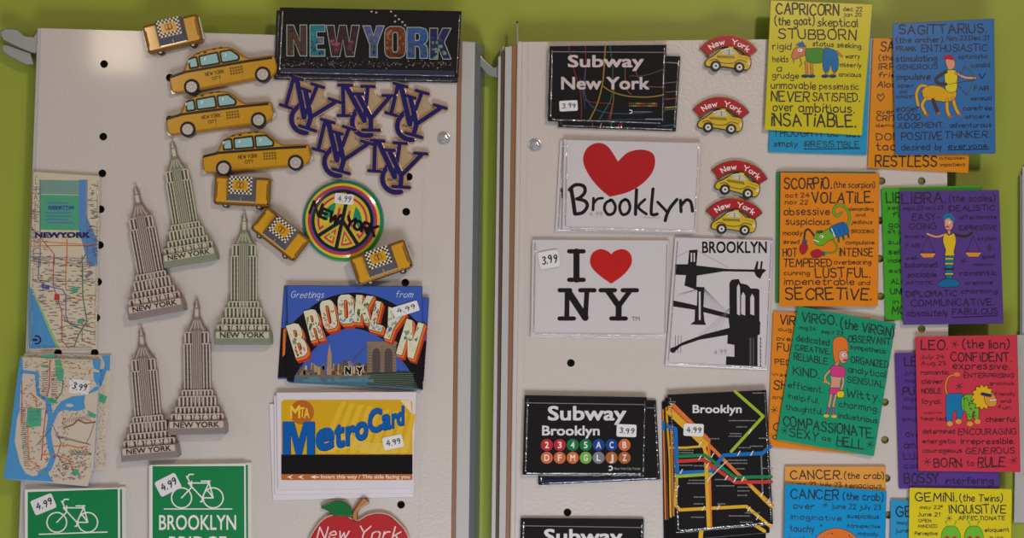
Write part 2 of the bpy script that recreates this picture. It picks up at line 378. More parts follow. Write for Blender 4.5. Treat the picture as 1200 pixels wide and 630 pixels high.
mm = 0.001; LY = 4e-5
PAPER = M((226, 222, 220), 0.45); EDGEW = M((214, 210, 206), 0.5); INK = M((28, 22, 30), 0.4); WHITE = M((236, 232, 230), 0.35)
BLACK = M((16, 14, 16), 0.12)
def card(name, label, cat, corners, h0, h1, front, side=None, r=1.2, frame=(0, 0, 1), group=None, bev=0.5):
    """corners in photo pixels; returns root and an open Draw whose printing level is d.h"""
    cx = sum(c[0] for c in corners)/len(corners); cy = sum(c[1] for c in corners)/len(corners)
    root = thing(name, label, cat, cx, cy, h0, group=group)
    d = Draw(W(cx, cy, h0)); d.prism(roundp(corners, r, 3), h0, h1, front, side, bev=bev)
    d.fr = frame; d.h = h1+LY; d.root = root; d.top = h1; d.h0 = h0; d.c = corners
    return root, d
def sleeve(d, grow=1.6, extra=0.5*mm):
    s = Draw(d.o); p = roundp(inset(d.c, -grow), 2.0, 3)
    s.prism(p, d.h0, d.top+extra, FILM, bev=2.1, back=False); sl_ = s.build('plastic_sleeve', d.root)
    TL, TR, BR, BL = [Vector(c[:2]) for c in d.c]; hs = d.top+extra
    def seam(a, b, w):
        s2 = Draw(d.o); t_ = (b-a).normalized(); s2.stroke([tuple(a+t_*5), tuple(b-t_*5)], w, hs+0.55*mm, SEAM, solid=0.5*mm, bev=w*.42); s2.build('sleeve_seam', sl_)
    hx = (TR-TL).normalized(); seam(TL+hx*3.5, BL+hx*3.5, 1.7)
    seam(TR-hx*2, BR-hx*2, 1.2); vy = (BL-TL).normalized(); seam(BL-vy*2.2, BR-vy*2.2, 1.4)
def sticker(d, txt, cx, cy, w, hh, rot, frame, top=None, name='price_sticker', small=None):
    """cx.. in frame units"""
    s = Draw(d.o, frame); c, q = math.cos(math.radians(rot)), math.sin(math.radians(rot))
    s.xf = lambda x, y: (cx+x*c-y*q, cy+x*q+y*c)
    t = (top or d.top)+0.12*mm
    s.prism(rr(-w/2, -hh/2, w/2, hh/2, hh*0.16), t-0.05*mm, t+0.1*mm, M((226, 224, 226), 0.55))
    s.hand(txt, -w*0.34, w*0.34, -hh*0.22, hh*0.2, t+0.14*mm, M((40, 40, 60), 0.5), w=hh*0.075, slant=0.15, jit=0.8)
    if small: s.hand(small, -w*0.36, w*0.3, -hh*0.42, -hh*0.27, t+0.14*mm, M((70, 70, 90), 0.5), w=hh*0.04)
    s.build(name, d.root)

# ------------------------------------------------------------------ setting: green wall
WALLH = -0.020
GREEN = M((152, 166, 52), 0.5, bump=0.25, bscale=45)
d = Draw(); d.fr = (0, 0, 1)
def wbox(dr, x0, y0, x1, y1, h0, h1, mat): dr.prism(rect(x0, y0, x1, y1), h0, h1, mat)
d.o = Vector((0, 0, 0)); wbox(d, -700, -600, 1900, 1300, WALLH-0.05, WALLH, GREEN); struct('wall_back', d)

# ------------------------------------------------------------------ metal display panels
PANEL = M((205, 196, 192), 0.34, bump=0.6, bscale=420, coat=0.25)
PSIDE = M((186, 184, 184), 0.4); STEEL = M((150, 158, 162), 0.35, metal=0.6); COPPER = M((142, 100, 70), 0.45)
DARKIN = M((14, 14, 15), 0.7); BROWN = M((88, 66, 50), 0.6); LILAC = M((190, 184, 190), 0.4)
CHROME = M((206, 206, 210), 0.25, metal=0.6)
def holes_for(pts, r=4.6): return [ell(x, y, r, r, 16) for x, y in pts]
def panel(name, label, outer, holes, cx, cy):
    root = thing(name, label, 'display board', cx, cy, 0)
    f = Draw(W(cx, cy, 0)); hl = holes_for(holes); f.poly([outer]+[h[::-1] for h in hl], 0, PANEL, eps=False)
    f.poly([outer]+[h[::-1] for h in hl], -1.2*mm, PANEL, eps=False)
    for loop in [outer]+hl:
        N = len(loop)
        for i in range(N):
            a, b = loop[i], loop[(i+1) % N]
            f.face([f.at(*a, 0), f.at(*b, 0), f.at(*b, -1.2*mm), f.at(*a, -1.2*mm)], PANEL)
    f.build('metal_sheet', root); return root
def strip(root, name, o, pts, h0, h1, mat, bev=0.6):
    s = Draw(o); s.prism(pts, h0, h1, mat, bev=bev); return s.build(name, root)
def screw(root, o, x, y):
    s = Draw(o); s.prism(ell(x, y, 8, 8, 20), 0, 0.8*mm, CHROME, bev=1); s.prism(ell(x, y, 5.2, 5.2, 6), 0.8*mm, 3.4*mm, CHROME, bev=1.2)
    s.prism(ell(x, y, 2.2, 2.2, 12), 3.4*mm, 4.2*mm, CHROME, bev=.5); s.build('screw', root)

LH = [(122, 75), (199, 91), (199, 140), (121, 160), (120, 203), (118, 245), (117, 287), (115, 330), (113, 372), (111, 413), (68, 413), (479, 207),
      (476, 248), (475, 290), (475, 331), (473, 430), (472, 510), (470, 591)]
lo = W(300, 340, 0)
lp = panel('display_panel', 'white perforated metal display board on the left carrying taxis, towers and map magnets',
           [(48, 33), (536, 47), (528, 680), (24, 680)], LH, 300, 340)
strip(lp, 'hole_shade_sheet', lo, [(60, 45), (536, 50), (528, 680), (36, 680)], -6*mm, -5*mm, DARKIN, 0)  # added black sheet, paints the shade seen through the holes
strip(lp, 'copper_trim', lo, [(536, 47), (541, 47), (533, 680), (528, 680)], -4*mm, -0.5*mm, COPPER)
strip(lp, 'white_edge_strip', lo, [(541, 48), (557, 49), (549, 680), (533, 680)], -4*mm, 0.3*mm, PSIDE, 1.5)
s = Draw(lo)
for (xa, xb, xc, xd, ha, hb) in ((557, 563, 555, 549, 0, -5), (563, 568, 561, 555, -5, -17)):
    s.face([s.at(xa, 49, ha*mm), s.at(xd, 680, ha*mm), s.at(xc, 680, hb*mm), s.at(xb, 53, hb*mm)], STEEL)
s.build('steel_flange', lp)
s = Draw(lo)
s.prism([(498, 46), (499.2, 46), (491.2, 680), (490, 680)], 0, 0.35*mm, PANEL); s.build('fold_seam', lp)
strip(lp, 'side_flange', lo, [(44, 33), (48, 33), (24, 680), (20, 680)], -16*mm, -0.2*mm, PSIDE)
screw(lp, lo, 520, 162)

RH = [(669, 425), (665, 600), (667, 250), (668, 512), (1033, 212), (1080, 212), (1031, 258), (1031, 303), (1032, 347), (1037, 471), (1037, 515), (1039, 560), (1080, 385), (1080, 560), (1041, 603)]
ro = W(860, 340, 0)
rp = panel('display_panel', 'white perforated metal display board on the right carrying subway, bridge and zodiac magnets',
           [(612, 49), (1109, 44), (1113, 680), (603, 680)], RH, 860, 340)
strip(rp, 'hole_shade_sheet', ro, [(620, 55), (900, 55), (900, 680), (612, 680)], -6*mm, -5*mm, DARKIN, 0)  # black stand-in for the shade behind the left-hand holes
strip(rp, 'lit_wall_standin', ro, [(1022, 60), (1100, 60), (1104, 680), (1026, 680)], -5*mm, -2.6*mm, M((128, 130, 62), .6), 0)  # added olive strip, stands in for lit wall seen through the holes
strip(rp, 'white_post', ro, [(606, 48), (612, 48), (603, 680), (597, 680)], -4*mm, 1.2*mm, PANEL, 2)
strip(rp, 'copper_trim', ro, [(600, 52), (606, 52), (597, 680), (592, 680)], -8*mm, -1*mm, COPPER)
strip(rp, 'white_edge_strip', ro, [(592, 55), (600, 54), (592, 680), (584, 680)], -8*mm, -1.5*mm, PSIDE)
strip(rp, 'brown_edge', ro, [(587, 60), (592, 60), (584, 680), (580, 680)], -10*mm, -4*mm, BROWN)
strip(rp, 'side_flange', ro, [(584, 66), (587, 66), (580, 680), (575, 680)], -18*mm, -3*mm, LILAC)
s = Draw(ro); s.prism([(619, 50), (620, 50), (611, 680), (610, 680)], 0, 0.35*mm, PANEL); s.build('fold_seam', rp)
screw(rp, ro, 627, 170)

def bracket(name, label, cx, cy, shapes, extra=None):
    r = thing(name, label, 'bracket', cx, cy, -10*mm); o = W(cx, cy, -10*mm)
    for k, (nm, pts, h0, h1) in enumerate(shapes):
        s = Draw(o); s.prism(pts, h0*mm, h1*mm, STEEL, bev=1.0); s.build(nm, r)
    return r
bracket('panel_bracket', 'curved grey metal bracket bridging the gap between the two display boards', 573, 72,
        [('saddle_plate', crom([(557, 50), (561, 52), (563, 64), (572, 74), (580, 79), (585, 72), (586, 60), (590, 54), (591, 66), (588, 78), (586, 90), (578, 90), (571, 87), (565, 80), (560, 72)], 3, True), -14, -6)])
bracket('panel_bracket', 'grey metal bracket at the top left corner of the left board', 24, 50,
        [('hook_plate', [(0, 37), (6, 33), (20, 34), (29, 42), (39, 43), (45, 34), (49, 34), (46, 63), (37, 62), (20, 55), (4, 47)], -10, -3),
         ('lower_arm', [(2, 53), (8, 52), (36, 62), (40, 76), (30, 76), (11, 66), (3, 60)], -14, -8)])
r = thing('mounting_pin', 'thin upright metal pin above the right board post', 'pin', 606, 48, -1*mm)
s = Draw(W(606, 48, -1*mm)); s.prism([(605.4, 27), (606.8, 27), (607.6, 50), (605.6, 50)], -1*mm, 0.6*mm, STEEL, bev=.3); s.build('pin_shaft', r)
s = Draw(W(606, 48, -1*mm)); s.prism(ell(606, 26, 1.3, 1.3, 10), -1.2*mm, 0.9*mm, DARKIN); s.build('pin_tip', r)
r = thing('display_panel', 'sliver of a third white display board at the right edge of the photo', 'display board', 1200, 500, -19*mm)
o = W(1200, 500, -19*mm)
strip(r, 'metal_sheet', o, [(1192, 392), (1230, 392), (1230, 612), (1188, 612)], -19.5*mm, -16*mm, PSIDE)
strip(r, 'steel_edge', o, [(1195, 205), (1198, 205), (1198, 392), (1195, 392)], -19.5*mm, -16*mm, STEEL)
strip(r, 'clear_upper_sheet', o, [(1198, 195), (1230, 195), (1230, 392), (1198, 392)], -19.5*mm, -18*mm, LILAC)

# ------------------------------------------------------------------ left board: large cards
BLUE = M((48, 84, 176), 0.3); CREAM = M((212, 200, 176), 0.35); WATER = M((76, 148, 205), 0.32); PARK = M((74, 168, 128), 0.35)
RED = M((186, 30, 34), 0.3); REDL = M((205, 62, 48), 0.35); ORNG = M((232, 120, 40), 0.3); YEL = M((226, 186, 30), 0.3); GRN = M((20, 140, 80), 0.3); GREY = M((120, 124, 134), 0.4)
NAVY = M((26, 24, 92), 0.3); BRN = M((150, 90, 50), 0.4); VIOL = M((96, 60, 130), 0.35)

# NEW YORK skyline banner, two in the stack
NBLACK = M((22, 14, 18), 0.12)
root, d = card('souvenir_magnet', 'long dark banner magnet showing only its lower edge under the skyline lettering banner', 'magnet', [(324, 12), (539, 17), (536, 97), (321, 93)], 0, 2.4*mm, NBLACK)
d.poly([(323, 82), (535, 86), (535, 95), (322, 91)], d.h, M((38, 48, 84), 0.25)); d.build('printed_card', root); sleeve(d)
root, d = card('souvenir_magnet', 'long black banner magnet with picture filled skyline lettering at the top of the left board', 'magnet', [(328, 8.5), (541, 13), (537, 91), (324, 87)], 3.2*mm, 6*mm, NBLACK, frame=(320, 0, 5.333))
sc_cols = [((76, 52, 48), (40, 56, 50)), ((40, 120, 140), (40, 62, 100)), ((56, 36, 46), (96, 44, 48)), ((84, 90, 150), (52, 76, 50)), ((110, 52, 26), (88, 44, 30)), ((60, 90, 150), (46, 62, 96)), ((42, 36, 88), (80, 120, 100))]
rnd = random.Random(4)
# city lights and water reflections
for i in range(230):
    x = rnd.uniform(50, 1110); y = rnd.gauss(398, 10) if rnd.random() < .7 else rnd.uniform(350, 420)
    c = rnd.choice([(150, 140, 150), (120, 96, 110), (90, 84, 100), (70, 60, 80)]); w = rnd.uniform(2, 9)
    d.poly(rect(x, y, x+w, y+rnd.uniform(2, 9)), d.h, M(c, 0.35))
d.poly([(45, 425), (1135, 442), (1135, 480), (45, 455)], d.h-1e-5, M((36, 44, 74), 0.28))
for i in range(60):
    x = rnd.uniform(50, 1040); d.poly(rect(x, 428+x*.015, x+rnd.uniform(20, 80), 431+x*.015), d.h+1e-5, M((52, 66, 100), 0.3))
for x, y in ((615, 72), (645, 78), (737, 72), (765, 98), (787, 120), (808, 138), (825, 158), (762, 135)): d.poly(ell(x, y, 7, 6, 10), d.h, M((190, 170, 190), 0.4))
spans = [('N', 88, 209, 158, 347), ('E', 233, 322, 158, 349), ('W', 335, 537, 160, 351), ('Y', 563, 692, 163, 355), ('O', 700, 826, 167, 360), ('R', 839, 965, 173, 362), ('K', 981, 1109, 178, 367)]
fl = [[(40, 40, 40), (96, 52, 44), (60, 66, 50), (110, 60, 50), (46, 40, 44)], [(40, 130, 150), (60, 150, 150), (180, 100, 60), (36, 60, 96), (30, 40, 70)], [(50, 34, 44), (70, 44, 50), (150, 80, 90), (110, 50, 56), (130, 60, 60)],
      [(90, 100, 170), (110, 110, 130), (70, 90, 70), (60, 100, 60), (40, 50, 46)], [(120, 60, 30), (160, 110, 70), (110, 50, 26), (140, 120, 40), (70, 34, 24)], [(60, 100, 170), (50, 80, 150), (46, 70, 130), (60, 84, 70), (46, 60, 60)], [(40, 36, 90), (60, 70, 110), (90, 130, 110), (120, 150, 130), (130, 160, 140)]]
for k, (ch, x0, x1, yt, yb) in enumerate(spans):
    cx, cy, w, hh_ = (x0+x1)/2, (yt+yb)/2, x1-x0, yb-yt
    block(d, ch, cx, cy, w, hh_, d.h+LY, M((172, 188, 176)), 4.5)
    block(d, ch, cx, cy, w, hh_, d.h+2*LY, M(sc_cols[k][0]), 0, flecks=fl[k], seed=k+3)
d.build('printed_card', root); sleeve(d, 2.2, 0.8*mm)

# tall transit map
root, d = card('map_magnet', 'tall narrow magnet printed with a subway map and dark blue lettering across it', 'magnet', [(39, 201), (117, 206), (113, 409), (33, 409)], 0.2*mm, 3*mm, CREAM, frame=(20, 200, 5.727))
h = d.h; rnd = random.Random(7)
d.poly([(150, 160), (415, 165), (415, 400), (150, 395)], h, PARK); d.poly([(415, 60), (465, 60), (465, 300), (540, 470), (540, 640), (480, 640), (415, 400)], h, M((90, 140, 200)))
d.poly([(150, 60), (415, 65), (415, 160), (150, 155)], h, M((120, 160, 150)))
for i in range(7): d.stroke([(190+rnd.random()*40, 215+i*22), (340+rnd.random()*40, 217+i*22)], 10, h+LY, M((84, 130, 170)))
d.hand('MANHATTAN', 210, 380, 236, 256, h+2*LY, M((40, 70, 160)), w=5)
d.fr = (20, 300, 5.254)
d.poly([(72, 185), (90, 200), (150, 330), (190, 440), (245, 565), (72, 570)], h+LY, WATER)
d.poly([(84, 195), (92, 195), (150, 320), (200, 430), (262, 566), (245, 566), (190, 445), (145, 335)], h+2*LY, M((150, 190, 110)))
d.fr = (20, 200, 5.727)
for x in (155, 470): d.stroke([(x, 60), (x, 640)], 5, h+LY, M((110, 110, 130)))
def route(pts, c, w=5, k=3): d.stroke(pts, w, h+k*LY, c)
RL = M((190, 60, 55)); OL = M((220, 120, 50)); BL = M((50, 80, 170)); GL = M((30, 130, 80)); YL = M((225, 190, 60)); TL = M((130, 126, 140))
route([(95, 160), (95, 375), (250, 560), (250, 630)], RL); route([(75, 470), (535, 500)], OL); route([(90, 505), (330, 500), (535, 505)], RL, 4); route([(155, 520), (155, 630)], BL)
route([(335, 460), (335, 630)], OL, 7); route([(460, 560), (420, 630)], GL, 7); route([(80, 575), (530, 590)], TL, 4)
d.fr = (20, 300, 5.254)
route([(225, 0), (222, 180), (275, 340), (275, 520), (320, 565)], RL); route([(135, 0), (130, 140), (170, 180), (280, 205), (300, 240), (300, 370), (320, 410), (400, 450)], BL)
route([(300, 0), (300, 200)], OL, 6); route([(400, 0), (405, 250), (430, 400), (380, 480), (350, 560)], GL, 7); route([(130, 150), (480, 158)], TL, 4); route([(310, 255), (400, 268), (480, 268)], OL)
route([(290, 385), (340, 430), (420, 455), (480, 470)], GL); route([(400, 460), (400, 520), (480, 545)], RL); route([(290, 400), (360, 420), (470, 440)], RL, 4)
d.poly(rect(230, 232, 262, 272), h+4*LY, RL); d.poly([(332, 195), (375, 190), (375, 220), (332, 222)], h+4*LY, PARK); d.poly([(370, 390), (410, 390), (405, 418), (370, 415)], h+4*LY, PARK)
d.poly([(150, 170), (200, 180), (198, 205), (150, 195)], h+4*LY, BL); d.poly([(415, 120), (460, 90), (470, 105), (425, 138)], h+4*LY, TL)
d.stroke(ell(120, 515, 24, 24, 20, -110, 110), 10, h+4*LY, NAVY); d.stroke([(96, 515), (125, 515)], 16, h+4*LY, NAVY, cap=False)
for i in range(420):
    x = rnd.uniform(90, 455); y = rnd.uniform(10, 560)
    if x < 90+(y-190)*0.45: continue
    d.poly(rect(x, y, x+rnd.uniform(12, 34), y+rnd.uniform(3, 5)), h+4*LY, M(rnd.choice([(96, 90, 100), (130, 124, 140), (160, 110, 100)])))
d.fr = (20, 200, 5.727)
for i in range(170):
    x = rnd.choice([rnd.uniform(85, 140), rnd.uniform(475, 520), rnd.uniform(90, 500)]); y = rnd.uniform(90, 640)
    if 150 < x < 470 and y < 470: continue
    d.poly(rect(x, y, x+rnd.uniform(12, 34), y+rnd.uniform(3, 5)), h+4*LY, M(rnd.choice([(96, 90, 100), (130, 124, 140)])))
d.type('NEWYORK', 118, 490, 412, 448, h+5*LY, NAVY, bold=0.05); 
for x in (122, 175, 210, 262, 318, 345, 400, 425, 470): d.stroke([(x-4, 447), (x+16, 447)], 6, h+5*LY, NAVY, cap=False)
d.build('printed_card', root); sleeve(d, 2.4, 0.9*mm)

# wide street map, two sheets
def ticks(d, h, n, cond, cols, seed, x0, x1, y0, y1, L=14):
    rnd = random.Random(seed); i = 0
    while i < n:
        x, y = rnd.uniform(x0, x1), rnd.uniform(y0, y1); i += 1
        if not cond(x, y): continue
        a = rnd.choice([0, 0, 0, .7, -.7, 2.4]); l = rnd.uniform(.5, 1.3)*L
        d.stroke([(x, y), (x+l*math.cos(a), y+l*math.sin(a))], rnd.uniform(2.2, 4.5), h, M(rnd.choice(cols), 0.4), cap=False)
TC = [(96, 76, 84), (128, 108, 108), (150, 90, 80), (110, 120, 120), (80, 76, 96), (170, 120, 80)]
LAND = M((206, 190, 172), 0.4)
root, d = card('map_magnet', 'rear city map magnet whose right edge shows behind the wide blue and cream map', 'magnet', [(28, 414), (131, 416), (121.5, 551), (34, 549)], 0, 2*mm, LAND, frame=(0, 410, 7))
h = d.h; d.poly([(830, 45), (905, 45), (900, 170), (850, 170), (860, 110)], h, WATER); d.poly([(815, 350), (880, 380), (860, 440), (810, 420)], h, PARK); d.poly([(790, 160), (880, 150), (830, 300), (800, 290)], h, WATER)
ticks(d, h+LY, 260, lambda x, y: True, TC, 3, 700, 860, 180, 960); ticks(d, h+LY, 60, lambda x, y: True, TC, 31, 200, 860, 36, 60)
d.build('printed_card', root)
root, d = card('map_magnet', 'wide magnet with blue water and cream street map carrying a 3.99 sticker', 'magnet', [(24.5, 418), (118, 421), (110, 548), (103, 570), (4, 561)], 2.2*mm, 4.6*mm, LAND, WATER, frame=(0, 410, 7)); h = d.h
d.poly([(165, 60), (185, 60), (190, 180), (170, 300), (160, 500), (140, 560), (120, 750), (165, 930), (210, 1010), (270, 1035), (330, 1020), (400, 960), (400, 1020), (440, 1080), (32, 1054)], h, WATER)
d.poly([(180, 160), (320, 178), (320, 300), (330, 360), (400, 400), (370, 420), (300, 370), (285, 200), (185, 190)], h, WATER)
d.stroke([(395, 430), (415, 560), (395, 680), (410, 780), (435, 880), (400, 970), (330, 1010)], 46, h+LY, WATER)
d.poly([(470, 460), (500, 420), (590, 380), (700, 370), (780, 300), (820, 300), (760, 380), (690, 420), (700, 480), (640, 500), (520, 490), (480, 510), (430, 620), (430, 520)], h+2*LY, WATER)
d.poly([(755, 80), (830, 80), (815, 170), (770, 150)], h+2*LY, WATER); d.poly([(765, 180), (830, 185), (800, 300), (770, 240)], h+2*LY, WATER)
d.poly([(700, 370), (800, 330), (800, 470), (720, 480), (690, 420)], h+3*LY, LAND); d.poly(ell(570, 452, 32, 14), h+3*LY, LAND)
d.poly([(225, 470), (340, 480), (335, 620), (215, 640)], h+3*LY, PARK)
for y in (510, 540, 575): d.stroke([(235, y), (320, y-8)], 9, h+4*LY, M((60, 150, 150), .4))
d.poly([(450, 75), (495, 80), (525, 180), (515, 260), (475, 250), (455, 180)], h+3*LY, PARK); d.poly([(340, 40), (460, 30), (440, 60), (340, 60)], h+3*LY, PARK)
d.poly([(335, 120), (400, 120), (400, 145), (340, 140)], h+3*LY, PARK); d.poly([(360, 395), (420, 390), (480, 430), (430, 440)], h+3*LY, PARK)
d.poly([(715, 490), (790, 530), (780, 560), (730, 540)], h+3*LY, PARK); d.poly([(590, 970), (640, 980), (660, 1030), (590, 1020)], h+3*LY, PARK); d.poly([(330, 985), (385, 990), (360, 1010), (330, 1005)], h+3*LY, PARK)
for pts, c, w in (([(410, 80), (405, 300), (385, 380)], RL, 8), ([(520, 250), (505, 350), (460, 410), (400, 410)], GL, 7), ([(180, 100), (750, 165)], YL, 4), ([(170, 50), (740, 100)], YL, 4),
                  ([(520, 640), (600, 610), (640, 570), (700, 600), (780, 590)], BRN, 12), ([(430, 790), (560, 780), (640, 800), (720, 790)], OL, 9), ([(250, 350), (300, 400), (300, 470)], OL, 8),
                  ([(230, 600), (230, 760), (240, 900), (330, 960)], OL, 7), ([(380, 470), (360, 640), (340, 900)], RL, 7), ([(340, 860), (440, 850), (560, 900), (600, 980)], OL, 9), ([(300, 780), (420, 640)], GL, 6),
                  ([(780, 580), (740, 700), (710, 760)], TL, 6), ([(180, 250), (180, 600)], RL, 6), ([(430, 610), (500, 760), (470, 860), (560, 980)], VIOL, 5)): d.stroke(pts, w, h+4*LY, c)
for yy in range(180, 400, 18): d.stroke([(345, yy), (395, yy-3)], 3.5, h+5*LY, M((96, 84, 84))); d.stroke([(420, yy), (470, yy-3)], 3.5, h+5*LY, M((96, 84, 84)))
for yy in range(470, 960, 17): d.stroke([(160+(yy-470)*.08, yy), (205+(yy-470)*.08, yy+3)], 3.5, h+5*LY, M((110, 84, 84)))
for i in range(14): d.stroke([(515+i*17, 600-i*3), (495+i*17+30, 560-i*2)], 3.5, h+5*LY, M((90, 84, 84)))
for i in range(16): d.stroke([(450+i*18, 690+i*5), (475+i*18, 720+i*4)], 3.5, h+5*LY, M((90, 84, 84))); d.stroke([(560+i*10, 830-(i % 3)*10), (600+i*10, 860)], 3, h+5*LY, M((90, 84, 84)))
ticks(d, h+5*LY, 520, lambda x, y: x > 160+max(0, y-700)*.15 and not (400 < x < 470 and 520 < y < 960) and not (560 < x < 760 and 590 < y < 780) and not (460 < x < 800 and 370 < y < 490), TC, 5, 165, 750, 60, 1000, 20)
ticks(d, h+5*LY, 160, lambda x, y: True, TC, 6, 430, 700, 860, 1060, 20)
sticker(d, '3.99', 650, 300, 165, 118, 6, d.fr)
d.build('printed_card', root)

# green bike path signs
SIGNG = M((0, 128, 70), 0.35)
def bike(d, sx, sy, k, h):
    def p(x, y): return (sx+x*k, sy+y*k)
    w = 2.2*k*2.2
    for cx in (30, 162): d.stroke(ell(*p(cx, 84), 42*k, 42*k, 28), 5.5*k, h, WHITE, closed=True)
    L = [[(30, 84), (72, 40), (55, 0), (50, -6)], [(72, 40), (72, 14)], [(60, 22), (140, 22)], [(58, 22), (116, 84), (145, 20), (138, 14), (120, 14)], [(150, 14), (112, 14)], [(145, 20), (162, 84), (116, 84)],
         [(116, 84), (116, 100), (108, 100)], [(54, 2), (62, -14), (80, -14)], [(134, 46), (162, 84)]]
    for q in L: d.stroke([p(*a) for a in q], 5.5*k, h, WHITE)
def sign(name, label, x0, x1, y0, fr, fields, art, backlabel, tilt=0):
    r2, d2 = card('sign_magnet', backlabel, 'magnet', [(x0+7, y0+1), (x1+7, y0-1), (x1+8, 712), (x0+7, 712)], 0.1*mm, 2.3*mm, EDGEW, group=None)
    d2.poly([(x0+11, y0+4), (x1+2.5, y0+2), (x1+3, 706), (x0+10, 706)], d2.h, SIGNG); d2.build('printed_card', r2)
    root, d = card(name, label, 'magnet', [(x0, y0+2), (x1, y0), (x1+1, 710), (x0, 710)], 2.5*mm, 4.8*mm, PAPER, frame=fr)
    d.poly(fields, d.h, SIGNG); art(d, d.h+LY); d.build('printed_card', root); return d
def art1(d, h):
    bike(d, 212, 213, 1.0, h); d.stroke([(165, 348), (458, 338)], 5, h, WHITE, cap=False); d.sl = -0.01
    d.type('BROOKLYN', 150, 470, 374, 438, h, WHITE, bold=0.02); d.type('BRIDGE', 190, 430, 465, 520, h, WHITE)
sd = sign('sign_magnet', 'green sign magnet with white bicycle and crooked 4.99 sticker at bottom left corner', 29, 140.5, 571, (0, 530, 3.636),
          [(118, 168), (502, 155), (504, 640), (118, 640)], art1, 'rear sign magnet whose white edge shows behind the leftmost green bicycle sign')
sticker(sd, '4.99', 185, 220, 98, 66, -22, sd.fr)
def art2(d, h):
    bike(d, 743, 107, 1.02, h); d.stroke([(698, 240), (990, 240)], 5, h, WHITE, cap=False)
    d.type('BROOKLYN', 678, 1006, 266, 329, h, WHITE, bold=0.01); d.type('BRIDGE', 720, 965, 357, 420, h, WHITE, bold=0.01)
sd = sign('sign_magnet', 'green sign magnet with white bicycle above bridge lettering, below the towers', 174.6, 288, 542.5, (0, 530, 3.636),
          [(650, 58), (1040, 57), (1043, 640), (650, 640)], art2, 'rear sign magnet whose white edge shows behind the green bicycle sign with bridge lettering')
sticker(sd, '4.99', 716, 137, 98, 70, -27, sd.fr)

# Greetings postcards: three in the stack
SKYB = M((58, 92, 186), 0.25, coat=0.4); DK = M((20, 14, 22), 0.12)
root, d = card('postcard_magnet', 'bottom card of the greetings postcard stack, poking out at its lower left', 'magnet', [(333, 334.5), (490, 336), (481, 446), (325.5, 443.5)], 0, 1.6*mm, SKYB, DK)
d.poly([(330, 384), (340, 384), (337, 442), (326, 442)], d.h, DK); d.poly([(332, 385), (336, 384), (334, 415), (331, 418)], d.h+LY, ORNG); d.build('printed_card', root)
root, d = card('postcard_magnet', 'middle card of the greetings postcard stack, poking out at its right side', 'magnet', [(348, 346), (503, 348.5), (496.5, 447), (342, 443)], 1.8*mm, 3.4*mm, SKYB, DK)
d.poly([(488, 395), (500, 400), (496, 446), (488, 446)], d.h, DK); d.build('printed_card', root)
root, d = card('postcard_magnet', 'greetings postcard magnet with big picture letters arched over a bridge skyline', 'magnet', [(336, 334.2), (495, 335), (495.5, 457), (338, 448)], 3.6*mm, 5.4*mm, SKYB, DK, frame=(300, 320, 4.2)); h = d.h
arch_o = crom([(152, 270), (240, 190), (340, 125), (475, 95), (600, 115), (720, 175), (820, 265)], 5)
arch_i = crom([(770, 500), (690, 390), (600, 310), (475, 270), (370, 300), (280, 380), (190, 505)], 5)
d.poly(arch_o+[(822, 572), (770, 560)]+arch_i+[(186, 535), (152, 530)], h, DK)
d.poly([(190, 505), (770, 510), (800, 570), (190, 540)], h+2*LY, M((70, 110, 130)))
rnd = random.Random(12)
TANS = [(150, 120, 92), (176, 148, 110), (110, 88, 76), (196, 170, 130), (92, 76, 70), (130, 100, 70)]
for i in range(70):
    x = rnd.uniform(215, 560); dd = math.sqrt(max(0, 1-((x-475)/290)**2)); hh_ = rnd.uniform(20, 75)*(0.5+.5*dd); w = rnd.uniform(7, 17)
    d.poly(rect(x, 500-hh_, x+w, 505), h+2*LY, M(rnd.choice(TANS)))
for k in range(5): d.poly([(355-k, 405), (362, 345-0), (369+k, 405), (372, 500), (352, 500)], h+3*LY, M((170, 140, 110)))
for i in range(60):
    x = rnd.uniform(200, 700); d.poly(rect(x, rnd.uniform(470, 500), x+rnd.uniform(6, 22), 505), h+3*LY, M(rnd.choice(TANS+[(50, 60, 50), (60, 44, 40)])))
STONE = M((138, 118, 98)); STD = M((78, 66, 64), .4)
d.poly([(548, 335), (690, 335), (698, 345), (690, 352), (690, 560), (548, 545), (548, 352), (542, 345)], h+4*LY, STONE)
for x in (572, 632):
    d.poly([(x, 545), (x, 400)]+ell(x+20, 400, 20, 32, 12, 180, 360)+[(x+40, 545)], h+5*LY, STD)
for y in range(362, 540, 14): d.stroke([(550, y), (570, y)], 2.5, h+5*LY, STD, cap=False); d.stroke([(614, y), (630, y)], 2.5, h+5*LY, STD, cap=False); d.stroke([(674, y), (689, y)], 2.5, h+5*LY, STD, cap=False)
d.poly([(548, 490), (760, 480), (800, 566), (548, 548)], h+6*LY, M((46, 62, 56)))
for i in range(7): d.stroke([(552, 500+i*7), (775, 492+i*11)], 2.5, h+7*LY, M((110, 120, 100)))
for i in range(8): d.stroke([(548, 350), (470-i*8, 440+i*3)] if i < 2 else [(690, 350), (700+i*6, 400+i*12)], 1.8, h+4*LY, M((90, 80, 90)))
d.poly(rect(195, 500, 560, 512), h+6*LY, M((120, 104, 90)))
for i in range(30): x = rnd.uniform(200, 540); d.poly(rect(x, rnd.uniform(508, 532), x+rnd.uniform(20, 50), rnd.uniform(534, 536)), h+6*LY, M((86, 128, 150)))
for t, x0, x1 in (('N', 438, 468), ('Y', 496, 524)): d.type(t, x0-4, x1+4, 456, 502, h+7*LY, M((216, 206, 186)), bold=.12); d.type(t, x0, x1, 460, 498, h+8*LY, DK, bold=.07)
